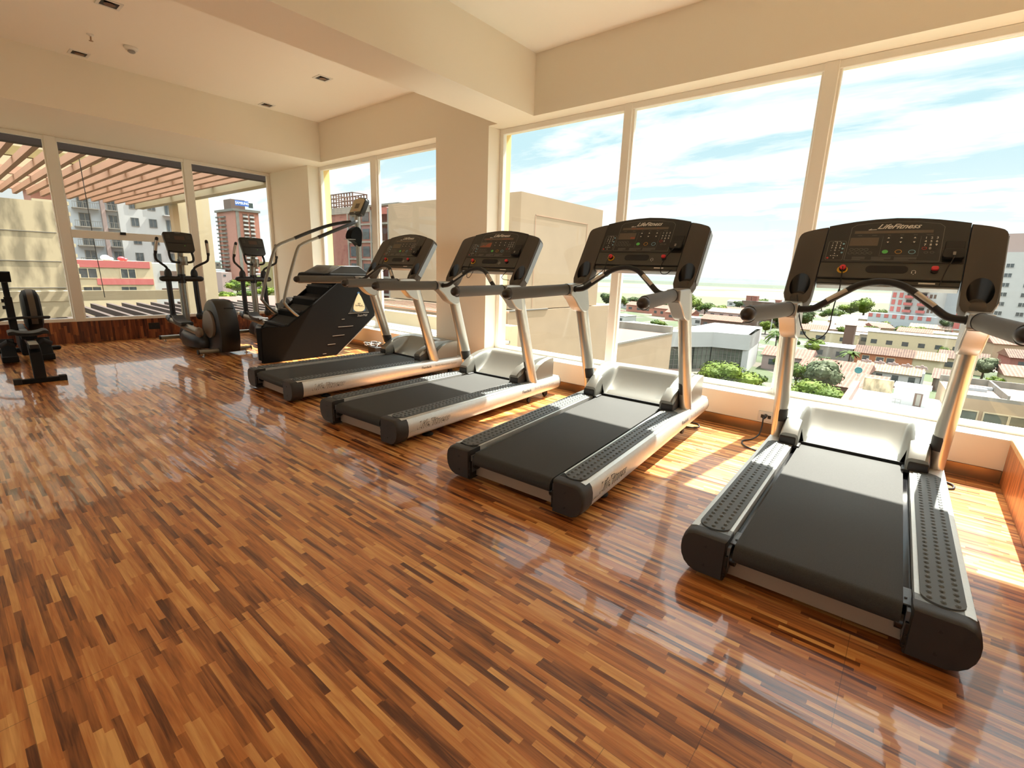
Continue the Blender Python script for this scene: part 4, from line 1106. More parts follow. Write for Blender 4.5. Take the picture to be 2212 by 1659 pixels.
# ---- neighbouring peach building beside the windows
nb = thing('building', 'blank peach rendered building close beside the window column, flat roofed', 'building', (-9.76, 12.0, GZ))
def nbx(x0,x1,y0,y1,z0,z1): return (x0+9.76, x1+9.76, y0-12, y1-12, z0-GZ, z1-GZ)
MB().box(*nbx(-16.4,-9.76,12.0,16.95,.03,3.59)).build('upper_block', M['ext_peach'], nb, smooth=0)
mb = MB().box(*nbx(-16.6,-9.72,11.5,18.6,GZ,.0)); mb.box(*nbx(-14.6,-9.72,9.0,11.5,GZ,-1.75)); mb.box(*nbx(-14.6,-9.72,18.6,25.1,GZ,-1.75)); mb.build('lower_block', M['ext_peach'], nb, smooth=0)
MB().box(*nbx(-14.5,-9.9,18.7,24.9,-1.75,-1.70)).build('roof', M['ext_brown'], nb, smooth=0)
mb = MB()
mb.box(*nbx(-14.6,-9.72,24.8,25.1,-1.75,-1.34)); mb.box(*nbx(-9.80,-9.71,18.6,25.1,-1.75,-1.66))
mb.build('parapet', M['ext_concrete'], nb, smooth=0)
mb = MB(); 
for q in ((12.75,12.77,.1,3.0),(12.75,15.9,2.98,3.0),(15.88,15.9,.1,3.0)): mb.box(*nbx(-9.765,-9.752,*q))
mb.build('wall_joint', M['slat_wood'], nb, smooth=0)
mb = MB().box(*nbx(-9.78,-9.70,11.45,13.6,.0,.035)); mb.build('ledge', M['ext_roofgrey'], nb, smooth=0)
# low roof terrace seen through the far window
t = thing('roof_terrace', 'low cream roof terrace wall with a brown slatted screen, below the far window', 'terrace', (-11.4, 8.2, GZ))
def tb(x0,x1,y0,y1,z0,z1): return (x0+11.4, x1+11.4, y0-8.2, y1-8.2, z0-GZ, z1-GZ)
MB().box(*tb(-14,-7.2,8.6,8.9,GZ,-.02)).build('upper_wall', M['ext_cream'], t, smooth=0)
MB().box(*tb(-14,-7.2,8.2,8.6,GZ,-.42)).build('lower_wall', M['ext_peach'], t, smooth=0)
MB().box(*tb(-14,-7.2,8.16,8.62,-.42,-.36)).build('coping', M['ext_white'], t, smooth=0)
for k in range(7):
    MB().box(*tb(-14.5,-9.4,9.3+k*.3,9.38+k*.3,.0,.06)).build('screen_slat', M['slat_wood'], t, smooth=0)

# ---- terrace outside the left windows
uw = thing('upper_wall', 'sunlit textured cream wall glimpsed above and between the pergola slats', 'wall', (-19.2, 0, 3.1))
MB().box(-.3,.3,-6,4.4,0,5.5).build('wall_face', M['ext_cream'], uw, smooth=0)
pg = thing('pergola', 'salmon slatted timber pergola above the terrace outside the left windows', 'pergola', (-9.8, 0, GZ))
def pb(x0,x1,y0,y1,z0,z1): return (x0+9.8, x1+9.8, y0, y1, z0-GZ, z1-GZ)
MB().box(*pb(-9.9,-9.72,-5,4.50,2.72,2.96)).build('header_beam', M['slat_dark'], pg, smooth=0)
for k in range(21):
    y = 4.22-k*.262
    MB().box(*pb(-18.5,-9.9,y-.038,y+.038,2.76,2.88)).build('slat', M['slat_wood'], pg, smooth=0)
MB().box(*pb(-18.6,-9.72,4.42,4.62,2.68,3.1)).build('edge_beam', M['ext_cream'], pg, smooth=0)
for x in (-12.4,-15.2): MB().box(*pb(x-.07,x+.07,-5,4.42,2.89,3.05)).build('cross_beam', M['ext_yellow'] if x > -13 else M['slat_wood'], pg, smooth=0)
MB().box(*pb(-18.62,-18.45,-5,4.42,2.89,3.05)).build('cross_beam', M['slat_wood'], pg, smooth=0)
MB().box(*pb(-16.35,-15.6,4.66,5.42,GZ,3.0)).build('pier', M['ext_cream'], pg, smooth=0)
t = thing('terrace_parapet', 'long cream rendered terrace parapet with slanting bands of sunlight', 'parapet', (-16.1, 0, GZ))
mb = MB().box(-.15,.15,-5,4.66,.16-GZ,.40-GZ); mb.build('beam', M['ext_cream'], t, smooth=0)
MB().box(-.15,.14,-5,2.45,-.22-GZ,.16-GZ).build('apron', M['ext_cream'], t, smooth=0)
MB().box(-.10,.10,-5,-4.4,0,-.22-GZ).build('pier', M['ext_cream'], t, smooth=0)
mat('lower_slat_shaded', sr(150,108,86,.11,.0), .85)  # brown darkened to put the lower slats in shade
t = thing('lower_pergola', 'brown slatted pergola on a lower terrace beyond the parapet', 'pergola', (-14, 6, GZ))
def lb(x0,x1,y0,y1,z0,z1): return (x0+14, x1+14, y0-6, y1-6, z0-GZ, z1-GZ)
for k in range(15):
    y = 2.9+k*.55
    MB().box(*lb(-28,-10.6,y,y+.14,-.98,-.78)).build('slat', M['lower_slat_shaded'], t, smooth=0)
for x in (-12,-18,-24,-27.8): MB().box(*lb(x,x+.2,2.7,11.2,-1.15,-.98)).build('cross_beam', M['slat_dark'], t, smooth=0)
MB().box(*lb(-28,-10.6,2.6,11.2,-3.6,-3.5)).build('deck', M['slat_dark'], t, smooth=0)  # deck coloured dark for the shade beneath the slats
for x in (-27.9,-11): MB().box(*lb(x,x+.3,2.8,3.1,GZ,-.95)).build('post', M['slat_dark'], t, smooth=0)
# thin hanging cord on the terrace
MB().tube([(0,0,2.9),(.01,.02,1.5),(0,.05,.55)], .006, 6).build('hanging_cord', M['black_matte'], None, loc=(-11,1.95,0))
tag(COL.objects['hanging_cord'], 'thin dark cord hanging from the pergola beside the window frame', 'cord')

cw = thing('concrete_wall', 'tall stained grey concrete party wall behind the rowing machine', 'wall', (-30, 0, GZ))
MB().box(-1.2,0,-14,4.15,0,3.5-GZ).build('panel', M['ext_oldconcrete'], cw, smooth=0)
mb = MB(); [mb.box(0,.02,-14,4.12,z-GZ,z+.03-GZ) for z in (2.2,.95,-.2)]; mb.build('pour_line', M['ext_concrete'], cw, smooth=0)

def windows_on(parent, fn, cells, m='ext_glass', name='window', frame_m=None, mull=True):
    """each window a part of its building; fn(a,b,depth) maps facade metres"""
    for a0, a1, b0, b1 in cells:
        w_ = MB()
        def q(a0,a1,b0,b1,d0,d1):
            p0, p1 = fn(a0,b0,d0), fn(a1,b1,d1)
            w_.box(*sorted((p0[0],p1[0])), *sorted((p0[1],p1[1])), *sorted((p0[2],p1[2])))
        w_.mat(0); q(a0,a1,b0,b1,-.02,.05)
        if frame_m:
            w_.mat(1); f = min(a1-a0,b1-b0)*.07
            for r_ in ((a0-f,a1+f,b0-f,b0),(a0-f,a1+f,b1,b1+f),(a0-f,a0,b0,b1),(a1,a1+f,b0,b1)): q(*r_,-.02,.10)
            if mull: q((a0+a1)/2-f/2,(a0+a1)/2+f/2,b0,b1,-.02,.08)
        w_.build(name, [M[m], M[frame_m or m]], parent, smooth=0)

# ---- white apartment block with balconies (through the terrace window)
ab = thing('apartment_block', 'white apartment block with balconies behind the pergola, left of the brick tower', 'building', (-115, 25, GZ))
def aw(a, b, d): return (d, a-25, b-GZ)
MB().box(-14,0,-16,-.4,0,17-GZ).build('bluish_wing', M['ext_bluewhite'], ab, smooth=0)  # left wing in bluish white
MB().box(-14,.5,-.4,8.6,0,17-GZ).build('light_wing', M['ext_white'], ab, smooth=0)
MB().box(0,.6,-2.2-.6,-1.6-.6,0,17-GZ).build('pink_strip', M['ext_pinkpale'], ab, smooth=0)
rows = [12.6, 9.5, 6.4, 3.2, .1, -3.0]
for z in rows:
    windows_on(ab, aw, [(19.4,20.9,z,z+2.2),(23.6,25.0-.3,z,z+2.2)] if 0 else [(19.2,20.6,z,z+2.1)], frame_m='ext_concrete')
    windows_on(ab, aw, [(23.3,24.4,z,z+2.1)], frame_m='ext_concrete')
    for y0_, y1_ in ((18.3,21.9),(22.8,24.5)):
        b_ = MB().box(0,1.1,y0_-25,y1_-25,z-.25-GZ,z-.1-GZ).build('balcony', M['ext_concrete'], ab, smooth=0)
        mb = MB(); [mb.box(1.04,1.08,y0_-25+k*.3,y0_-25+k*.3+.05,z-.1-GZ,z+.85-GZ) for k in range(int((y1_-y0_)/.3)+1)]; mb.box(1.02,1.1,y0_-25,y1_-25,z+.8-GZ,z+.88-GZ)
        mb.build('railing', M['ext_roofgrey'], b_, smooth=0)
    windows_on(ab, lambda a, b, d: (d+.5, a-25, b-GZ), [(26.4,27.5,z+.6,z+2.0),(29.2,30.3,z+.6,z+2.0)], frame_m='ext_roofgrey')
    b_ = MB().box(.5,1.7,31.4-25,33.6-25,z-.25-GZ,z-.1-GZ).build('balcony', M['ext_white'], ab, smooth=0)
    windows_on(ab, lambda a, b, d: (d+.5, a-25, b-GZ), [(31.9,33.0,z,z+2.1)], frame_m='ext_concrete')
bb = thing('banded_block', 'narrow beige block with stacked balcony bands at the edge of the concrete wall', 'building', (-60, 8.6, GZ))
MB().box(-4,0,-1.6,.7,0,7.2-GZ).build('wall', M['ext_brick2'], bb, smooth=0)
MB().box(-4,.5,-1.9,.9,6.9-GZ,7.6-GZ).build('cornice', M['ext_cream'], bb, smooth=0)
for k in range(8): MB().box(0,.5,-1.6,.75,5.6-k*.9-GZ,5.9-k*.9-GZ).build('balcony_band', M['ext_cream'], bb, smooth=0)

# ---- cream building with pink bands
pk = thing('apartment_building', 'cream building with salmon pink bands, below the white apartment block', 'building', (-85, 15, GZ))
MB().box(-12,0,-9,6.3,0,.75-GZ).build('wall', M['ext_cream'], pk, smooth=0)
MB().box(-14,-.6,6.3,12,0,.55-GZ).build('side_wing', M['ext_white'], pk, smooth=0)
for y0_, y1_, z0, z1 in ((-9,6.0,-.18,.75),(-9,-3.2,-2.45,-1.65),(-.1,6.2,-2.45,-1.65),(-9,-3.2,-6.2,-5.4),(-.1,6.2,-6.2,-5.4)): MB().box(0,.12,y0_,y1_,z0-GZ,z1-GZ).build('pink_band', M['ext_pink'], pk, smooth=0)
pw_ = lambda a, b, d: (d, a-15, b-GZ)
windows_on(pk, pw_, [(13.3,15.1,-1.5,-.3),(17.0,18.7,-1.5,-.3),(9.6,11.4,-1.5,-.3),(13.3,15.1,-3.2,-2.6),(16.6,18.4,-3.2,-2.6)][:0] + [(13.2,15.0,-1.55,-.35),(17.6,19.2,-1.55,-.35),(9.4,10.9,-1.55,-.35),(13.4,15.2,-3.3,-2.75),(17.4,19.1,-3.3,-2.75),(9.3,10.8,-3.3,-2.75)], frame_m='ext_cream')
windows_on(pk, lambda a, b, d: (d-.6, a-15, b-GZ), [(22.3,24.6,-1.6,-.5),(22.3,24.6,-3.5,-3.0)], m='ext_brown')
# washing left on its roof
def bundle(label, px, py, m, group=None, s=1.0):
    p = at(px, py, X=-86.2); o = thing('laundry_pile', label, 'laundry', (p.x, p.y, .76)) if 0 else None
    mb = MB().ellipsoid((0,0,.35*s), .3*s,.55*s,.38*s, 12, 8); mb.ellipsoid((0,.5*s,.22*s), .25*s,.4*s,.25*s, 10, 6)
    q = mb.build('laundry_pile', M[m], None, loc=(p.x, p.y, .75)); tag(q, label, 'laundry'); return q
bundle('white washing heaped on the roof edge of the pink banded building', 227, 556, 'sign_white')
bundle('red cloth draped on the roof edge of the pink banded building', 262, 559, 'red_button', s=.8)

# ---- brick tower with the rooftop sign
tw = thing('tower_block', 'tall brick apartment tower with a blue rooftop sign, between the two elliptical trainers', 'building', (-400, 0, GZ))
TL, TC, TR_ = 126.5, 143.0, 0
pc = at(506, 455, X=-400); pr = at(558, 460, X=-400); zt = pc.z
xl_ = -400*pc.y/ (at(484, 450, X=-400).y) # depth of the shaded side
dep = 34
MB().box(-dep,0,pc.y,pr.y,0,zt-GZ).build('shaft', M['ext_brick2'], tw, smooth=0)
MB().box(-dep-1,1.2,pc.y-1.2,pr.y+1,zt-GZ,zt+1.6-GZ).build('roof_slab', M['ext_roofgrey'], tw, smooth=0)
wd = pr.y-pc.y
mb = MB(); mb.box(-.2,.4,pc.y+wd*.04,pc.y+wd*.16,0,zt-GZ); mb.build('stair_strip', M['ext_concrete'], tw, smooth=0)
for k in range(15):
    z = zt-4.2-k*3.0-GZ
    for f0, f1 in ((.32,.52),(.60,.78)):
        b_ = MB().box(0,1.4,pc.y+wd*f0,pc.y+wd*f1,z,z+1.2).build('balcony', M['ext_white'], tw, smooth=0)
        MB().box(0,.15,pc.y+wd*f0,pc.y+wd*f1,z+1.2,z+2.6).build('opening', M['ext_brown'], b_, smooth=0)
    MB().box(-dep*.8,-dep*.5,pc.y-1.3,pc.y,z,z+1.1).build('balcony', M['ext_roofgrey'], tw, smooth=0)
    MB().box(-dep,-dep*.9,pc.y-1.3,pc.y,z,z+1.1).build('balcony', M['ext_roofgrey'], tw, smooth=0)
s0 = at(507, 432, X=-398); s1 = at(537, 448, X=-398); s2 = at(546, 448, X=-398)
MB().box(-dep*.5,-4,pc.y-.5,pc.y+wd*.55,zt+1.6-GZ,zt+8.5-GZ).build('plant_room', M['ext_brown'], tw, smooth=0)
sg = MB().box(2,2.6,s0.y,s1.y,s1.z+.4-GZ,s0.z-GZ).build('rooftop_sign', M['ext_blue_sign'], tw, smooth=0)
MB().box(2,2.5,s1.y,s2.y,s1.z-.4-GZ,s0.z-1-GZ).build('sign_back', M['ext_darkgreen'], sg, smooth=0)
mb = MB(); cyy, czz = (s0.y+s1.y)/2, (s0.z+s1.z+.4)/2-GZ
mb.text('SAMSUNG', (s0.z-s1.z)*.62, lambda u, v, w: (2.7, cyy+u, czz+v), 'CENTER', 0, .02, .82, 0); mb.build('sign_lettering', M['sign_white'], sg, smooth=0, fix=False)

yb = thing('yellow_building', 'distant yellow building with balconies, behind the stair machine rail', 'building', (-300, 0, GZ))
a = at(585, 566, X=-300); b = at(608, 566, X=-300)
MB().box(-15,0,a.y,b.y+8,0,a.z-GZ).build('wall', M['ext_yellow'], yb, smooth=0)
for k in range(6): MB().box(0,1.2,a.y+1,a.y+(b.y-a.y)*.9,a.z-3.2-k*3-GZ,a.z-2.2-k*3-GZ).build('balcony', M['ext_brown'], yb, smooth=0)
for i, (x0, x1, y0, dd, m_, lab) in enumerate(((455,476,566,-420,'ext_concrete','distant grey block at the foot of the brick tower, left side'),(478,500,588,-330,'ext_pinkpale','distant low pinkish terraced block left of the brick tower'),(462,486,582,-380,'ext_bluewhite','long low pale shed roofs far off left of the brick tower'),(562,586,592,-350,'ext_pinkpale','distant pale houses right of the brick tower'))):
    a = at(x0, y0, X=dd); b = at(x1, y0, X=dd)
    o = thing('distant_building', lab, 'building', (dd, a.y, GZ)); MB().box(-20,0,0,b.y-a.y,0,a.z-GZ).build('wall', M[m_], o, smooth=0)
    windows_on(o, lambda u, v, d: (d, u, v), [(1+k*3.0, 2.4+k*3.0, a.z-GZ-2.6, a.z-GZ-1.4) for k in range(max(1, int((b.y-a.y)/3)-0))])
# red roof below the tower
a = at(430, 640, X=-95); b = at(612, 645, X=-95)
rr = thing('warehouse_roof', 'broad red metal roof below the trees, seen past the pergola pier', 'roof', (-95, a.y, GZ))
MB().box(-24,0,0,b.y-a.y+14,0,a.z-2.5-GZ).build('wall', M['ext_pink'], rr, smooth=0)
MB().prism([(-25,a.z-2.5-GZ),(1,a.z-2.5-GZ),(-12,a.z-.9-GZ)], 'y', -.6, b.y-a.y+14.6).build('roof', M['ext_pinkpale'] if 0 else mat('roof_red', sr(214,130,112,.2,.0), .8, noise=.05, nscale=.3), rr, smooth=0)

# ---- brick building through the far window
bk = thing('brick_building', 'brick building with a concrete frame, behind the stair machine console', 'building', (-70, 50, GZ))
a = at(706, 452, Y=50); b = at(800, 454, Y=50); c2 = at(838, 458, Y=50)
def kx(x): return x+70
MB().box(kx(a.x-6),kx(b.x),0,14,0,a.z-GZ).build('brick_wall', M['ext_brick'], bk, smooth=0)
MB().box(kx(b.x),kx(c2.x+3),1.5,14,0,c2.z-GZ).build('rear_wing', M['ext_brick'], bk, smooth=0)
mb = MB()
for k in range(7): z = a.z-.3-k*2.9-GZ; mb.box(kx(b.x-7),kx(c2.x+3),-.1 if 0 else -.15,1.5,z,z+.28)
mb.box(kx(a.x-6),kx(b.x),-.2,0,a.z-1.1-GZ,a.z-GZ)
mb.build('concrete_slab', M['ext_concrete'], bk, smooth=0)
for x in (b.x-7, b.x-3.2, b.x, c2.x): MB().box(kx(x),kx(x+.35),-.18,.2,0,b.z-GZ).build('concrete_column', M['ext_concrete'], bk, smooth=0)
for k in range(6):
    z = a.z-2.6-k*2.9-GZ
    windows_on(bk, lambda u, v, d: (kx(u), -d, v), [(b.x-6.3,b.x-3.6,z,z+1.7),(b.x-2.5,b.x-.5,z,z+1.7),(b.x+1.2,b.x+3.0,z,z+1.5)], m='ext_glass')
a2 = at(715, 421, Y=56); b2 = at(762, 426, Y=56)
sc_ = MB()
for i in range(9):
    x = kx(a2.x + (b2.x-a2.x)*i/8); sc_.box(x,x+.16,5.8,6.0,a.z-GZ,a2.z-GZ); sc_.box(x,x+.16,9.0,9.2,a.z-GZ,a2.z-GZ)
for k in range(5): z = a.z-GZ+(a2.z-a.z)*(k+1)/5; sc_.box(kx(a2.x),kx(b2.x)+.2,5.8,6.0,z-.15,z); sc_.box(kx(a2.x),kx(b2.x)+.2,9,9.2,z-.15,z); sc_.box(kx(a2.x),kx(a2.x)+.15,5.8,9.2,z-.15,z); sc_.box(kx(b2.x),kx(b2.x)+.15,5.8,9.2,z-.15,z)
sc_.build('scaffold', M['ext_brown'], bk, smooth=0)

# ------------------------------------------------------------------ the town below the right-hand windows
def house(label, px, py, w, d, h, roof='gable', wall='ext_cream', rm='tile_old', rz=0, rh=1.6, wins=3, z=GZ, name='house', dk='ext_glass', over=.35, wz=None):
    """house whose near left foot stands at the surveyed point"""
    p = at(px, py, Z=z)
    t = thing(name, label, 'house', (p.x, p.y, z), R(rz))
    MB().box(0,w,0,d,0,h).build('wall', M[wall], t, smooth=0)
    if roof == 'gable':
        MB().prism([(-over,h-.05),(d+over,h-.05),(d/2,h+rh)], 'x', -over, w+over).build('roof', M[rm], t, smooth=0)
    elif roof == 'shed':
        MB().prism([(-over,h-.05),(d+over,h-.05),(d+over,h+rh),(d+over-.1,h+rh)], 'x', -over, w+over).build('roof', M[rm], t, smooth=0)
    elif roof == 'flat':
        mb = MB().box(-.1,w+.1,-.1,d+.1,h,h+.12); mb.build('roof', M[rm], t, smooth=0)
    if wins:
        st_ = w/wins; wz0 = wz if wz is not None else h*.35
        windows_on(t, lambda a, b, dd: (a, -dd, b), [(st_*(k+.3), st_*(k+.7), wz0, min(h-.4, wz0+1.2)) for k in range(wins)], m=dk)
    return t
# orange house with the long tiled roof
oh = house('orange walled house under a long two-toned tiled roof', 1843, 786, 10.8, 5.2, 3.0, 'gable', 'ext_orange', 'tile_old', -1, 1.5, 0)
MB().box(10.8,16.2,.2,5.0,0,2.9).build('side_wing', M['ext_cream'], oh, smooth=0)
MB().prism([(-.3,2.92),(5.5,2.92),(2.6,4.45)], 'x', 11.15, 16.6).build('side_roof', M['tile_new'], oh, smooth=0)
windows_on(oh, lambda a, b, d: (a, -d, b), [(1.5,2.8,1.3,2.4),(4.2,5.6,.2,2.3),(6.2,7.6,.2,2.3)], m='ext_glass', frame_m='ext_cream', mull=False)
yh = house('long cream yard building with pale tiled roof and scalloped white parapet', 1845, 822, 10.0, 2.6, 2.6, 'shed', 'ext_white', 'tile_new', -2, 1.2, 4)
mb = MB()
for k in range(5): mb.prism([(x_+k*2.15, z_) for x_, z_ in ((0,3.5),(.3,4.05),(.9,4.05),(1.05,4.3),(1.35,4.3),(1.5,4.05),(1.9,4.05),(2.15,3.5))], 'y', 2.7, 2.95)
mb.box(-.2,10.3,2.7,2.95,0,3.75); mb.build('parapet', M['ext_pinkpale'], yh, smooth=0)
for x in (-.35,10.1): MB().box(x,x+.35,-.5,2.95,0,3.2).build('gable_wall', M['ext_white'], yh, smooth=0)
# terrace building with the white rooftop hut
p = at(1835, 866, Z=-13); q = at(2000, 905, Z=-13)
tr_ = thing('terrace_building', 'building with a blinding white flat roof terrace below the nearest treadmill window', 'building', (p.x, p.y, GZ))
MB().box(0,9.2,-10,9.2,0,-13-GZ).build('wall', M['ext_white'], tr_, smooth=0)
MB().box(.0,9.2,-10,9.2,-13-GZ,-12.9-GZ).build('roof_slab', M['sign_white'], tr_, smooth=0)
MB().box(-.5,.2,-9,8.6,0,-11.8-GZ).build('brick_side_wall', M['ext_brick'], tr_, smooth=0)
mb = MB()
for k in range(9): mb.box(.8+k*.5,.83+k*.5,1.2,1.23,-12.9-GZ,-12.1-GZ)
for z in (-12.12,-12.5): mb.box(.8,4.8,1.2,1.23,z-GZ,z+.03-GZ)
mb.build('wire_railing', M['ext_roofgrey'], tr_, smooth=0)
MB().box(.6,3.8,8.7,9.2,-12.9-GZ,-11.2-GZ).build('old_wall', M['ext_oldconcrete'], tr_, smooth=0)
p2 = at(1925, 870, Z=-12.9)
ht = thing('rooftop_hut', 'small white rooftop hut with a brown door on the white terrace', 'hut', (p2.x, p2.y, -12.9), R(-2))
MB().box(0,3.3,0,3.0,0,2.1).build('wall', M['ext_white'], ht, smooth=0); MB().box(-.1,3.4,-.1,3.1,2.1,2.25).build('roof', M['sign_white'], ht, smooth=0)
dr = MB().box(2.0,2.75,-.04,0,.05,1.6).build('door', M['ext_brown'], ht, smooth=0); MB().box(2.2,2.6,-.06,-.04,.15,1.5).build('door_panel', M['ext_concrete'], dr, smooth=0)
p3 = at(1907, 838, Z=-12.9)
ac = thing('air_conditioner', 'air conditioner unit beside the white rooftop hut', 'air conditioner', (p3.x, p3.y, -12.9)); MB().box(0,.9,0,.5,0,.8).build('case', M['ext_white'], ac, smooth=0); MB().lathe([(.02,-.02),(.3,-.02),(.3,0),(.02,0)], (.45,0,.4), 'y', 16).build('fan_grille', M['ext_dark'], ac)
p4 = at(1852, 812, Z=-12.9)
td = thing('satellite_dish', 'round turquoise dish on a short pole above the white terrace', 'dish', (p4.x, p4.y, -12.9)); MB().lathe([(.02,0),(.5,-.06),(.52,-.02),(.02,.05)], (0,0,.9), 'y', 24).build('dish', M['teal'], td); MB().tube([(0,.05,0),(0,.05,.9)], .03, 8).build('pole', M['ext_roofgrey'], td)
# modern white building with the glass wall
a = at(1503, 717, Z=-10); b = at(1541, 717, Z=-10); c3 = at(1622.6, 724, Z=-10); d3 = at(1643, 711, Z=-10); l0 = at(1440, 716, Z=-10)
md = thing('modern_building', 'modern white building with deep fascia and glass curtain wall, between the two nearest treadmills', 'building', (c3.x, c3.y, GZ))
def rel(v): return (v.x-c3.x, v.y-c3.y)
A, B_, C3, D3, L0 = rel(a), rel(b), (0,0), rel(d3), rel(l0)
back = (L0[0], D3[1]+6)
MB().prism([L0, A, B_, C3, D3, (D3[0]-1, D3[1]+6), back], 'z', -13.2-GZ, -10-GZ).build('fascia', M['ext_white'], md, smooth=0)
ins = lambda v, k=.6: (v[0]-.1, v[1]+k)
MB().prism([ins(L0), ins(A), ins(B_), (-1.0,.5), (D3[0]-1, D3[1]), (D3[0]-1, D3[1]+5), (back[0], back[1]-1)], 'z', 0, -13.2-GZ).build('glass_wall', M['ext_greyglass'], md, smooth=0)
MB().prism([(-1.2,.05), C3, D3, (D3[0]-1.2, D3[1])], 'z', 0, -10-GZ).build('end_wall', M['ext_white'], md, smooth=0)
mb = MB()
for s0_, s1_, n_ in ((ins(B_,.5),(-1.0,.4),8),(ins(A,.5),ins(B_,.5),4),(ins(L0,.5),ins(A,.5),6)):
    for k in range(n_+1):
        x = s0_[0]+(s1_[0]-s0_[0])*k/n_; y = s0_[1]+(s1_[1]-s0_[1])*k/n_; mb.box(x-.05,x+.05,y-.1,y+.02,0,-13.2-GZ)
    for z in (.9,2.0,3.1,4.2):
        mb.add([(s0_[0],s0_[1]-.08,z),(s1_[0],s1_[1]-.08,z),(s1_[0],s1_[1]-.08,z+.07),(s0_[0],s0_[1]-.08,z+.07)], [(0,1,2,3)])
mb.build('glazing_bars', M['ext_roofgrey'], md, smooth=0)
MB().prism([(L0[0]+.3,L0[1]+.6), (A[0],A[1]+.5), (B_[0],B_[1]+.4), (-.6,.5), (D3[0]-.8,D3[1]-.4), (D3[0]-1.4,D3[1]+5), (back[0]+.3,back[1]-.5)], 'z', -10-GZ, -9.95-GZ).build('roof', M['ext_bluewhite'], md, smooth=0)
# white cube roof next to the peach building
house('plain white box building just over the parapet of the peach building', 1338, 716, 9, 5.5, 2.6, 'flat', 'ext_white', 'sign_white', -18, 0, 0, z=-14.5)
# rows of houses: label, foot px, size, style
H = [
 ('grey walled shed with a white sheet roof left of the orange house', 1742,772,9.5,8,3.4,'flat','ext_concrete','sign_white',-3,0,2),
 ('dark stained water tower block beside the white sheet roof', 1815,760,2.4,2.4,7.5,'flat','ext_brown','ext_brown',-3,0,0),
 ('old beige facade with arched tops right behind the orange house', 1868,752,22,8,5.0,'flat','ext_cream','ext_roofgrey',-2,0,6),
 ('long beige garden wall house behind the water tower', 1745,738,13,6,3.4,'flat','ext_cream','ext_roofgrey',0,0,2),
 ('pink tiled house with two skylights beneath the hanging safety cord', 1792,716,17,9,3.0,'gable','ext_pinkpale','tile_pink',-2,1.8,4),
 ('second pink tiled roof just below the skylight house', 1786,728,14,5,3.0,'shed','ext_pinkpale','tile_pink',-2,1.2,0),
 ('small pale house among the trees with a ribbed grey roof', 1812,700,12,8,3.2,'gable','ext_cream','ext_roofgrey',-6,1.4,3),
 ('pale roofed house half hidden by the trees left of the ribbed roof', 1786,706,10,8,3.0,'gable','ext_cream','ext_roofgrey',-3,1.6,2),
 ('narrow tiled house with a raised gable below the red and white tower', 1886,727,6,10,3.4,'gable','ext_peach','tile_red',24,1.23,0),
 ('low tiled house right of the raised gable, beside the palm', 1935,731,12,7,2.8,'gable','ext_cream','tile_red',-8,1.2,0),
 ('white canopy roof house right of the old beige facade', 2010,748,11,8,4.2,'flat','ext_cream','sign_white',-2,0,2),
 ('red tiled roofs behind the leafy foreground tree', 1722,818,11,9,2.6,'gable','ext_brown','tile_red',-4,1.5,0),
 ('red tiled lean-to beside the brick wall of the white terrace', 1742,852,10,8,2.4,'shed','ext_brown','tile_red',-3,1.3,0),
 ('red tiled house between the modern building and the window mullion', 1643,795,9,10,3.2,'gable','ext_pinkpale','tile_red',2,1.4,2),
 ('tan roofed hall far left behind the modern building', 1512,708,15,8,3.6,'gable','ext_brown','tile_red',-4,1.6,4),
 ('red roofed house beyond the white box building', 1352,672,16,9,3.6,'gable','ext_brick2','tile_red',-10,1.6,3),
 ('orange brick house row above the white box building', 1408,682,14,8,4.0,'gable','ext_brick2','tile_red',-8,1.4,4),
 ('low white shed with scattered roofs left of the white box', 1296,694,12,8,3.0,'flat','ext_white','ext_roofgrey',-8,0,3),
 ('wide pale tiled market roof behind the modern building', 1528,686,26,12,3.2,'gable','ext_pinkpale','tile_pink',-3,1.6,6),
 ('brown tiled house row right of the market roof', 1608,702,22,10,3.4,'gable','ext_brown','tile_red',-5,1.8,5),
 ('pale pink roofed house behind the dark trees', 1700,716,14,9,3.0,'gable','ext_pinkpale','tile_pink',-4,1.5,2),
 ('brown gabled house right of the nearest treadmill upright', 2138,782,9,10,5.0,'gable','ext_peach','tile_red',12,1.6,2),
 ('pale tiled house behind the right handlebar', 2092,766,10,7,3.6,'gable','ext_cream','tile_new',-4,1.4,2),
 ('dark sided house with a tin roof at the right edge', 2176,800,10,8,3.2,'gable','ext_brick','tile_old',10,1.6,2),
 ('red tiled roof at the right edge above the peach building', 2166,838,9,6,2.6,'shed','ext_cream','tile_red',6,1.4,0),
 ('beige wall house between the two tower blocks', 2052,742,12,7,4.5,'flat','ext_peach','ext_roofgrey',-3,0,3),
]
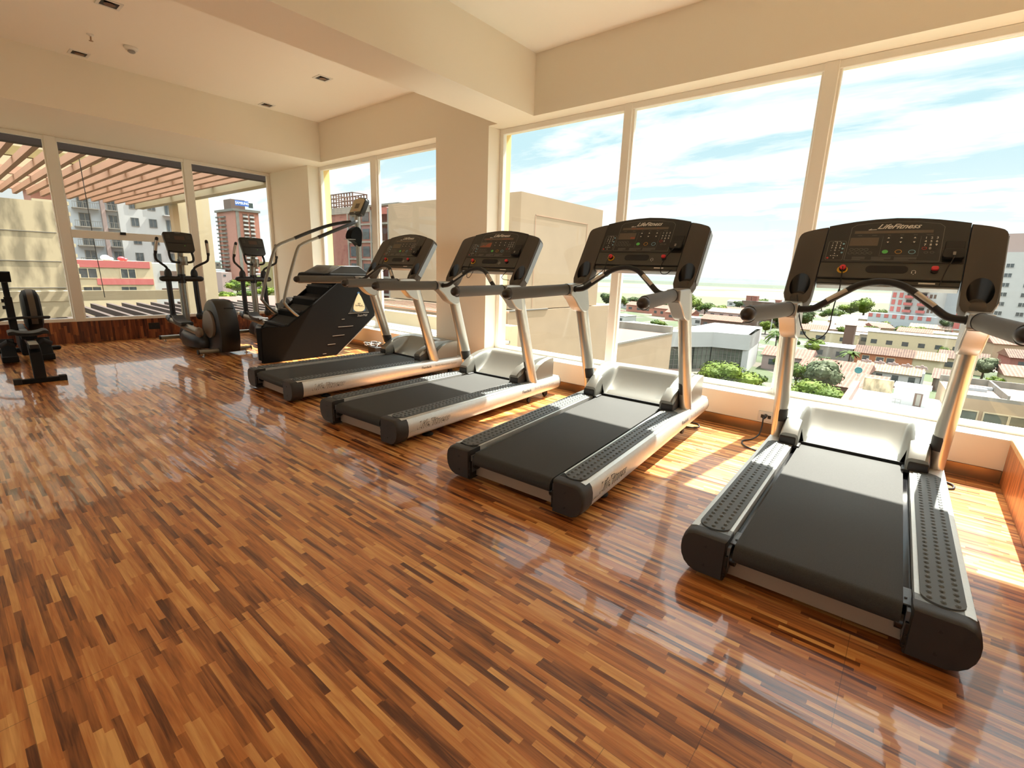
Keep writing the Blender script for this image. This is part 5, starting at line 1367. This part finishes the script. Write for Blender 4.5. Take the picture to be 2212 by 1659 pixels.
H += [
 ('small tiled house left of the pink skylight house, by the mullion', 1716,728,9,8,3.0,'gable','ext_cream','tile_red',4,1.5,2),
 ('grey flat roof behind the orange house, left of the old facade', 1838,742,8,6,3.2,'flat','ext_concrete','ext_concrete',-3,0,1),
 ('low tan shed between the palm and the slab tower', 1962,722,14,6,3.0,'gable','ext_peach','tile_pink',-5,1.3,3),
 ('brown roofed row near the right tower foot, left part', 2060,728,16,9,3.6,'gable','ext_brown','tile_old',-8,1.8,4),
 ('tin roofed building right of the pale green tree', 2150,758,14,9,5.2,'flat','ext_concrete','ext_roofgrey',8,0,3),
 ('tiled house before the tall high rise, upper one', 2170,738,13,9,4.0,'gable','ext_peach','tile_red',6,1.8,3),
 ('pale courtyard house right of the white terrace', 2022,800,8,7,3.2,'gable','ext_cream','tile_old',-3,1.4,2),
 ('brown lean-to roof right of the scalloped parapet', 2010,842,5,6,2.4,'shed','ext_brown','tile_old',-3,1.0,0),
 ('long tiled roof in the tree belt right of the barrel roofed shed', 1628,692,18,9,3.2,'gable','ext_brown','tile_red',-5,1.6,4),
 ('low pale roof between the modern building and the market roof', 1470,700,14,7,3.0,'flat','ext_white','sign_white',-4,0,3),
 ('tiled roof behind the second treadmill right grip', 1436,690,12,8,3.4,'gable','ext_brick2','tile_red',-6,1.5,2),
 ('red roofed long house on the far side of the tree belt', 1500,676,24,9,3.0,'gable','ext_pinkpale','tile_red',-5,1.5,5),
 ('small white house among the belt trees behind the thin mullion', 1330,664,12,8,3.4,'flat','ext_white','ext_roofgrey',-8,0,3),
 ('pale shed by the river plain left of the turreted building', 1570,662,20,8,3.6,'gable','ext_white','ext_roofgrey',-5,1.2,4),
 ('white long shed right of the turreted building', 1648,662,34,9,3.4,'gable','ext_white','ext_bluewhite',-5,1.4,6),
]
for h_ in H:
    lab, px, py, w_, d_, hh, rf, wl, rm, rz, rh, wn = h_
    house(lab, px, py, w_, d_, hh, rf, wl, rm, rz, rh, wn)
# castle-like brown building
cb = house('reddish brown building with two turrets by the river plain', 1600, 668, 22, 9, 5.5, 'flat', 'ext_brown', 'ext_roofgrey', -5, 0, 6)
for x in (2,5.5,19): MB().box(x,x+3,1,5,5.5,8.8 if x < 10 else 7.2).build('turret', M['ext_brick'], cb, smooth=0)
# round tank
p5 = at(1572, 688, Z=GZ)
tk = thing('barrel_roof_shed', 'grey barrel roofed shed beside the market roof', 'shed', (p5.x, p5.y, GZ), R(-4))
MB().prism([(0,0)] + [(3+3*math.cos(R(180-k*15)), 2.2+2.2*math.sin(R(180-k*15))) for k in range(13)] + [(6,0)], 'x', 0, 13).build('vault', M['ext_roofgrey'], tk, smooth=0)
# red and white tower
p = at(1885, 706, Z=GZ)
rw = thing('tower_building', 'red and white apartment tower with balconies seen under the nearest console', 'building', (p.x, p.y, GZ), R(-14))
MB().box(4.5,20,0,14,0,30).build('shaft', M['ext_white'], rw, smooth=0)
MB().box(-1,22,-5,0,0,6.5).build('podium', M['ext_bluewhite'], rw, smooth=0)
for k in range(8): MB().box(-.9+k*2.9,.6+k*2.9,-5.1,-5,4.8,6.3).build('podium_panel', M['ext_pink'], rw, smooth=0)
for k in range(7):
    z = 7.5+k*3.0
    for x in (5.0,7.4): MB().box(x,x+1.3,-.12,0,z,z+2.1).build('red_panel', M['ext_pink'], rw, smooth=0)
    for x in (9.6,14.3):
        b_ = MB().box(x,x+2.9,-1.2,0,z,z+1.1).build('balcony', M['ext_pink'], rw, smooth=0); MB().box(x+.5,x+2.4,-.1,.0,z+1.1,z+2.3).build('opening', M['ext_dark'], b_, smooth=0)
    windows_on(rw, lambda a, b, d: (a, -d, b), [(17.7,18.6,z+.3,z+1.9),(19.0,19.8,z+.3,z+1.9)], m='ext_brown')
p = at(2012, 712, Z=GZ)
ws = thing('slab_tower', 'plain pale blue-white slab tower with a purple edge, right of the red and white tower', 'building', (p.x, p.y, GZ), R(-10))
MB().box(0,14,0,14,0,34).build('shaft', M['ext_bluewhite'], ws, smooth=0); MB().box(12.2,13.6,-.15,0,0,34).build('purple_edge', M['ext_purple'], ws, smooth=0)
# tall white tower at the right edge
pt_ = at(2128, 500, Y=235); pr_ = at(2300, 500, Y=235); pz = at(2150, 492, Y=235)
wt = thing('high_rise', 'tall white high rise with rows of small windows and pink cap, at right edge', 'building', (pt_.x, 235, GZ), R(-12))
HZ = pz.z-GZ-2
MB().box(-2,30,0,20,0,HZ-6).build('shaft', M['ext_white'], wt, smooth=0)
MB().box(0,30,1,18,HZ-6,HZ).build('pink_cap', M['ext_pinkpale'], wt, smooth=0)
MB().box(-2.2,-.6,-.2,0,0,HZ-14).build('pink_edge', M['ext_pink'], wt, smooth=0)
for k in range(15):
    z = HZ-11-k*3.15
    windows_on(wt, lambda a, b, d: (a, -d, b), [(2.2+j*5.2, 4.0+j*5.2, z, z+1.25) for j in range(4)], m='ext_glass', frame_m='ext_white')
    if k > 6: MB().box(14.2,18.5,-.8,0,z-.6,z+.6).build('balcony', M['ext_pink'], wt, smooth=0)
# peach building at the bottom right
p = at(2055, 912, Z=-14); 
pb_ = thing('flat_building', 'peach flat roofed building with dusty windows at the lower right of the view', 'building', (p.x-.6, p.y, GZ), R(4))
MB().box(0,22,0,11,0,-11.0-GZ).build('wall', M['ext_peach'], pb_, smooth=0)
MB().box(.3,22,.3,10.6,-11.0-GZ,-10.95-GZ).build('roof', M['tile_pink'], pb_, smooth=0)
mb = MB(); mb.box(0,22,0,.25,-11.0-GZ,-10.6-GZ); mb.box(0,22,10.8,11,-11.0-GZ,-10.2-GZ); mb.box(4.6,4.8,.2,11,-11.0-GZ,-10.2-GZ); mb.build('parapet', M['ext_concrete'], pb_, smooth=0)
windows_on(pb_, lambda a, b, d: (a, -d, b), [(.6,2.5,3.6,5.6),(3.1,5.0,3.6,5.6),(5.2,6.9,3.6,5.6),(10,12,3.6,5.6)], m='ext_greyglass', frame_m='ext_cream', mull=False)
for x, y in ((2.2,5.5),(2.9,7.0)): MB().box(x,x+1.6,y,y+.7,-10.95-GZ,-10.6-GZ).build('roof_unit', M['ext_bluewhite'], pb_, smooth=0)

# ------------------------------------------------------------------ trees
def crown(seed, n, leaf, squash=.75):
    r_ = random.Random(seed); mb = MB(); blobs = []
    for k in range(9):
        a = r_.uniform(0,2*PI); q = r_.uniform(0,.62)
        blobs.append((q*math.cos(a), q*math.sin(a), r_.uniform(-.25,.42)*squash, r_.uniform(.30,.48)))
    blobs.append((0,0,.1,.5))
    for i in range(n):
        bx, by, bz, br = blobs[r_.randrange(len(blobs))]
        z = r_.uniform(-.6,1); a = r_.uniform(0,2*PI); q = math.sqrt(max(0,1-z*z)); rr = br*r_.uniform(.78,1.08)
        c = Vector((bx+rr*q*math.cos(a), by+rr*q*math.sin(a), bz+rr*z*squash))
        nrm = Vector((q*math.cos(a)+r_.uniform(-.6,.6), q*math.sin(a)+r_.uniform(-.6,.6), z+r_.uniform(-.4,.7))).normalized()
        s = nrm.orthogonal().normalized(); s.rotate(Matrix.Rotation(r_.uniform(0,6.28), 3, nrm)); w = nrm.cross(s); L = leaf*r_.uniform(.6,1.3)
        mb.add([c-s*L-w*L*.3, c+s*L*.2-w*L*.55, c+s*L+w*L*.2, c-s*L*.1+w*L*.6], [(0,1,2,3)])
    for bx, by, bz, br in blobs: mb.ellipsoid((bx,by,bz), br*.8, br*.8, br*.8*squash, 10, 6)
    return mb
protos = {}
def proto_tree(kind, seed, leafm, squash=.75, leaf=.075, n=900):
    t = thing('tree', '', 'tree', (0,0,-500))
    crown(seed, n, leaf, squash).build('foliage', M[leafm], t, smooth=0, loc=(0,0,.86), fix=False)
    mb = MB().tube([(0,0,0),(.02,.01,.4),(0,0,.9)], [.07,.05,.04], 8)
    for a in (0,2.1,4.2): mb.tube([(0,0,.45),(.2*math.cos(a),.2*math.sin(a),.8),(.32*math.cos(a),.32*math.sin(a),1.05)], [.03,.025,.015], 6)
    mb.build('trunk', M['bark'], t)
    protos[kind] = t
def palm(seed):
    r_ = random.Random(seed); t = thing('tree', '', 'tree', (0,0,-500)); mb = MB()
    for k in range(26):
        a = k*2.4; el = r_.uniform(.1,1.2); L = r_.uniform(.8,1.0); pts = []
        for j in range(7):
            q = j/6; rr = L*q*math.cos(el*(1-q*.3)); z = L*(q*math.sin(el)-q*q*.75)
            pts.append(Vector((rr*math.cos(a), rr*math.sin(a), 1.3+z)))
        sd = Vector((-math.sin(a), math.cos(a), 0))
        for j in range(6):
            wd_ = .11*math.sin(PI*(j+.7)/7)
            mb.add([pts[j]-sd*wd_+Vector((0,0,-.05)), pts[j], pts[j+1], pts[j+1]-sd*wd_*.9+Vector((0,0,-.05))], [(0,1,2,3)])
            mb.add([pts[j]+sd*wd_+Vector((0,0,-.05)), pts[j+1]+sd*wd_*.9+Vector((0,0,-.05)), pts[j+1], pts[j]], [(0,1,2,3)])
    mb.build('foliage', M['leaf_mid'], t, smooth=0, fix=False)
    MB().tube([(0,0,0),(.03,0,.7),(0,0,1.32)], [.07,.05,.045], 10).build('trunk', M['bark'], t)
    protos['palm'] = t
proto_tree('dark', 1, 'leaf_dark'); proto_tree('mid', 2, 'leaf_mid'); proto_tree('bright', 3, 'leaf_bright', .8)
proto_tree('grey', 4, 'leaf_grey', .8, .06, 900); proto_tree('near', 5, 'leaf_bright', .62, .04, 3200); palm(6)
used_p = set()
def tree(kind, px, py, wpx, label, z=GZ, group=None, hs=1.0):
    """crown centre seen at px,py with an apparent width of wpx; stands on the ground at its own distance"""
    # the crown centre floats ~ a crown height over the ground: solve for the distance
    d = _rt*(px-1106)/_f - _up*(py-829.5)/_f + _fw
    # r = wpx/2 * k / f (depth k) ; crown centre height = 1.05*S*hs ; S = r/.95
    k = (1.25 - z)/( -d.z + (wpx/2/_f/.95)*.86*hs)
    S = wpx/2*k/_f/.95
    c = Vector((d.x*k, d.y*k, 0))
    t = protos[kind] if kind not in used_p else copy_tree(protos[kind])
    used_p.add(kind)
    t.location = (c.x, c.y, z); t.scale = (S, S, S*hs); t.rotation_euler = (0,0,rnd.uniform(0,6.28))
    tag(t, label, 'tree', group); 
    return t
T_ = [
 ('near',1560,822,150,'bushy bright green tree below the sill in front of the modern building',1.0),
 ('near',1756,862,150,'bright green tree at the sill, below the grey leaved tree',1.0),
 ('grey',1766,815,118,'grey green tree with drooping leaf clusters over red roofs',1.1),
 ('mid',1722,806,72,'dark green tree behind the nearest treadmill upright, beside the grey leaved tree',1.2),
 ('bright',1757,748,52,'rounded bright green tree in front of the white sheet roof',1.0),
 ('palm',1835,772,50,'bushy palm in front of the orange house',.8),
 ('dark',1740,690,62,'large dark tree at the left of the safety cord loop',1.1),
 ('mid',1795,678,50,'mid green trees before the river plain, left of the ribbed roof',.9),
 ('bright',1868,662,62,'broad light green tree before the river plain, left of the red and white tower',.9),
 ('mid',1900,678,40,'light green tree touching the podium of the red and white tower',.9),
 ('dark',1922,690,44,'dark dense tree in front of the tower podium',.9),
 ('mid',1880,712,36,'green tree at the left end of the row below the tower podium',.9),
 ('bright',1908,706,46,'lime green tree second in the row below the tower podium',.8),
 ('mid',1948,712,44,'green tree in the middle of the row below the tower podium',.7),
 ('bright',1985,716,46,'flat topped tree at the right end of the row below the podium',.7),
 ('palm',1945,726,34,'small palm in front of the old beige facade',.8),
 ('dark',2046,704,46,'dark tree against the plain slab tower',1.1),
 ('bright',2036,762,34,'yellow green tree at the right end of the orange house roof',1.2),
 ('grey',2126,792,70,'pale green tree right of the nearest treadmill upright, above the peach building',1.0),
 ('mid',1822,715,32,'small tree in front of the second pink tiled roof',1.1),
 ('dark',1690,694,56,'dark tree behind the left grip of the nearest treadmill',1.3),
 ('bright',1655,705,36,'light green tree beside the modern building roof',1.0),
 ('palm',1676,738,50,'tall palm beside the right wall of the modern building',1.3),
 ('bright',1484,655,66,'large light green tree left of the turreted building',.9),
 ('mid',1524,664,46,'green tree between the large light tree and the turreted building',.8),
 ('bright',1560,668,40,'low green tree just left of the turreted building',.7),
 ('mid',1650,654,34,'rounded tree in front of the turreted building',.9),
 ('palm',1540,672,26,'small palm in front of the market roof',1.0),
 ('mid',1582,668,30,'small bush tree at the foot of the turreted building',.8),
 ('dark',1310,646,44,'dark tree at the left end of the tree belt behind the second treadmill',1.0),
 ('mid',1340,650,48,'mid green tree in the belt behind the second treadmill, left of the thin mast',.9),
 ('dark',1374,652,44,'dark tree in the belt behind the second treadmill, near its middle',.8),
 ('mid',1405,656,40,'green tree in the belt behind the second treadmill, towards the right grip',.8),
 ('dark',1440,662,36,'darker tree at the right end of the belt, above the treadmill grip',.8),
 ('mid',1425,700,40,'tree behind the bracket of the second treadmill',.8),
 ('bright',1720,664,40,'light green tree on the skyline side of the large dark tree',.8),
 ('bright',452,622,50,'yellow green tree at the left of the canopy below the brick tower',.8),
 ('mid',478,612,46,'mid green tree in the canopy below the brick tower, left part',.8),
 ('bright',512,618,52,'yellow green tree directly below the brick tower',.8),
 ('bright',552,610,52,'yellow green tree below the brick tower, right of the second trainer column',.8),
 ('mid',588,606,50,'mid green tree below the distant yellow building',.8),
 ('palm',508,598,18,'tiny palm tree standing out at the foot of the brick tower',1.0),
 ('palm',458,594,18,'tiny palm tree at the left edge of the canopy, by the pergola pier',1.0),
]
T_ += [
 ('dark',1700,672,44,'dark tree high in the gap left of the nearest console',.8),
 ('mid',1748,668,44,'mid green tree above the large dark tree',.7),
 ('bright',1838,668,50,'light tree in the middle of the belt before the river plain',.7),
 ('mid',1776,660,36,'small tree at the back of the belt before the river plain',.7),
 ('bright',1822,684,34,'light tree beside the ribbed grey roof',.8),
 ('mid',1712,742,40,'mid green tree at the mullion foot, above the red tiled roofs',1.0),
 ('dark',1776,778,36,'dark bush between the rounded bright tree and the orange house',.8),
 ('bright',1690,782,40,'light green tree just right of the modern building side wall',1.0),
 ('bright',2150,822,36,'low bright bush beyond the peach building roof',.8),
 ('mid',2176,716,40,'green tree at the foot of the tall high rise',.8),
 ('dark',2090,716,40,'dark tree left of the foot of the tall high rise',.8),
 ('bright',1500,836,90,'second bright tree below the sill, left of the bushy one',.9),
 ('mid',1620,820,70,'mid green tree below the sill at the modern building end wall',.9),
 ('mid',1462,672,36,'small tree left of the market roof',.8),
 ('dark',1598,658,30,'dark tree touching the left turret',.9),
 ('bright',1436,646,34,'light tree far back in the belt behind the second treadmill',.8),
 ('mid',532,636,46,'mid green tree in the nearer row of canopy below the brick tower',.7),
 ('bright',574,630,50,'bright tree in the nearer row of canopy below the yellow building',.7),
 ('bright',486,640,46,'bright tree in the nearer row of canopy beside the pergola pier',.7),
]
for kind, px, py, wpx, lab, hs in T_: tree(kind, px, py, wpx, lab, group='trees outside the windows', hs=hs)
# lamp mast seen in the palm
p = at(1660, 742, Z=GZ); ms = thing('antenna_mast', 'thin pale lattice mast between the dark trees and the tall palm', 'mast', (p.x, p.y, GZ)); MB().tube([(0,0,0),(0,0,13)], .12, 8).build('mast', M['ext_white'], ms)
# ------------------------------------------------------------------ camera, sun, sky
cam = bpy.data.cameras.new('camera'); co = bpy.data.objects.new('camera', cam); COL.objects.link(co)
yaw, pit, rol, fpx = -0.688534053, -0.231706356, 0.0343442173, 1037.67519
cy, sy, cp, sp = math.cos(yaw), math.sin(yaw), math.cos(pit), math.sin(pit)
fw = Vector((sy*cp, cy*cp, sp)); r0 = Vector((cy, -sy, 0)); u0 = r0.cross(fw)
rt = math.cos(rol)*r0 + math.sin(rol)*u0; up = -math.sin(rol)*r0 + math.cos(rol)*u0
co.matrix_world = Matrix(((rt.x,up.x,-fw.x,0),(rt.y,up.y,-fw.y,0),(rt.z,up.z,-fw.z,1.25),(0,0,0,1)))
cam.sensor_width = 36; cam.lens = 36*fpx/2212; cam.clip_end = 30000; cam.clip_start = .05
sc = bpy.context.scene; sc.camera = co
sc.view_settings.view_transform = 'Standard'; sc.view_settings.look = 'None'
sc.view_settings.gamma = 1; sc.view_settings.use_curve_mapping = False
sc.view_settings.exposure = EXPOSURE
sl = bpy.data.lights.new('sun', 'SUN'); so = bpy.data.objects.new('sun', sl); COL.objects.link(so)
sl.energy = SUN; sl.angle = R(.6); sl.color = (1, .95, .86)
so.rotation_euler = Vector((.12, 1, 1.5)).to_track_quat('Z', 'Y').to_euler(); so.location = (2, 12, 20)
w = bpy.data.worlds.new('sky'); sc.world = w; w.use_nodes = True
t = NT(w); bg = t.n['Background']
tc = t.new('ShaderNodeTexCoord'); mp = t.new('ShaderNodeMapping'); t.link(tc.outputs['Generated'], mp.inputs['Vector'])
sx = t.new('ShaderNodeSeparateXYZ'); t.link(tc.outputs['Generated'], sx.inputs[0])
# project the view direction on a cloud layer so that clouds stretch towards the horizon
zz = t.math('ADD', t.math('MAXIMUM', sx.outputs[2], 0.0), .12)
cx = t.new('ShaderNodeCombineXYZ'); t.link(t.math('DIVIDE', sx.outputs[0], zz), cx.inputs[0]); t.link(t.math('DIVIDE', sx.outputs[1], zz), cx.inputs[1])
mp.inputs['Rotation'].default_value = (0,0,R(-55)); mp.inputs['Scale'].default_value = (.55, 1.5, 1)
t.link(cx.outputs[0], mp.inputs['Vector'])
nz = t.new('ShaderNodeTexNoise', Scale=1.3, Detail=10.0, Roughness=.62, Distortion=.3); t.link(mp.outputs[0], nz.inputs['Vector'])
mr = t.new('ShaderNodeMapRange'); t.link(nz.outputs[0], mr.inputs[0]); mr.inputs[1].default_value = .40; mr.inputs[2].default_value = .53
hz = t.new('ShaderNodeMapRange'); t.link(sx.outputs[2], hz.inputs[0]); hz.inputs[1].default_value = 0; hz.inputs[2].default_value = .22; hz.inputs[3].default_value = 1; hz.inputs[4].default_value = 0
cl = t.math('MAXIMUM', mr.outputs[0], t.math('MULTIPLY', hz.outputs[0], .8))
mx = t.new('ShaderNodeMix', data_type='RGBA'); t.link(cl, mx.inputs[0])
mx.inputs[6].default_value = SKY_BLUE; mx.inputs[7].default_value = SKY_CLOUD
# the upper sky, out of view, is boosted to add light indoors
zr = t.new('ShaderNodeMapRange', interpolation_type='SMOOTHSTEP'); t.link(sx.outputs[2], zr.inputs[0]); zr.inputs[1].default_value = .42; zr.inputs[2].default_value = .85; zr.inputs[3].default_value = SKY; zr.inputs[4].default_value = SKY*ZENITH
t.link(mx.outputs[2], bg.inputs[0]); t.link(zr.outputs[0], bg.inputs[1])
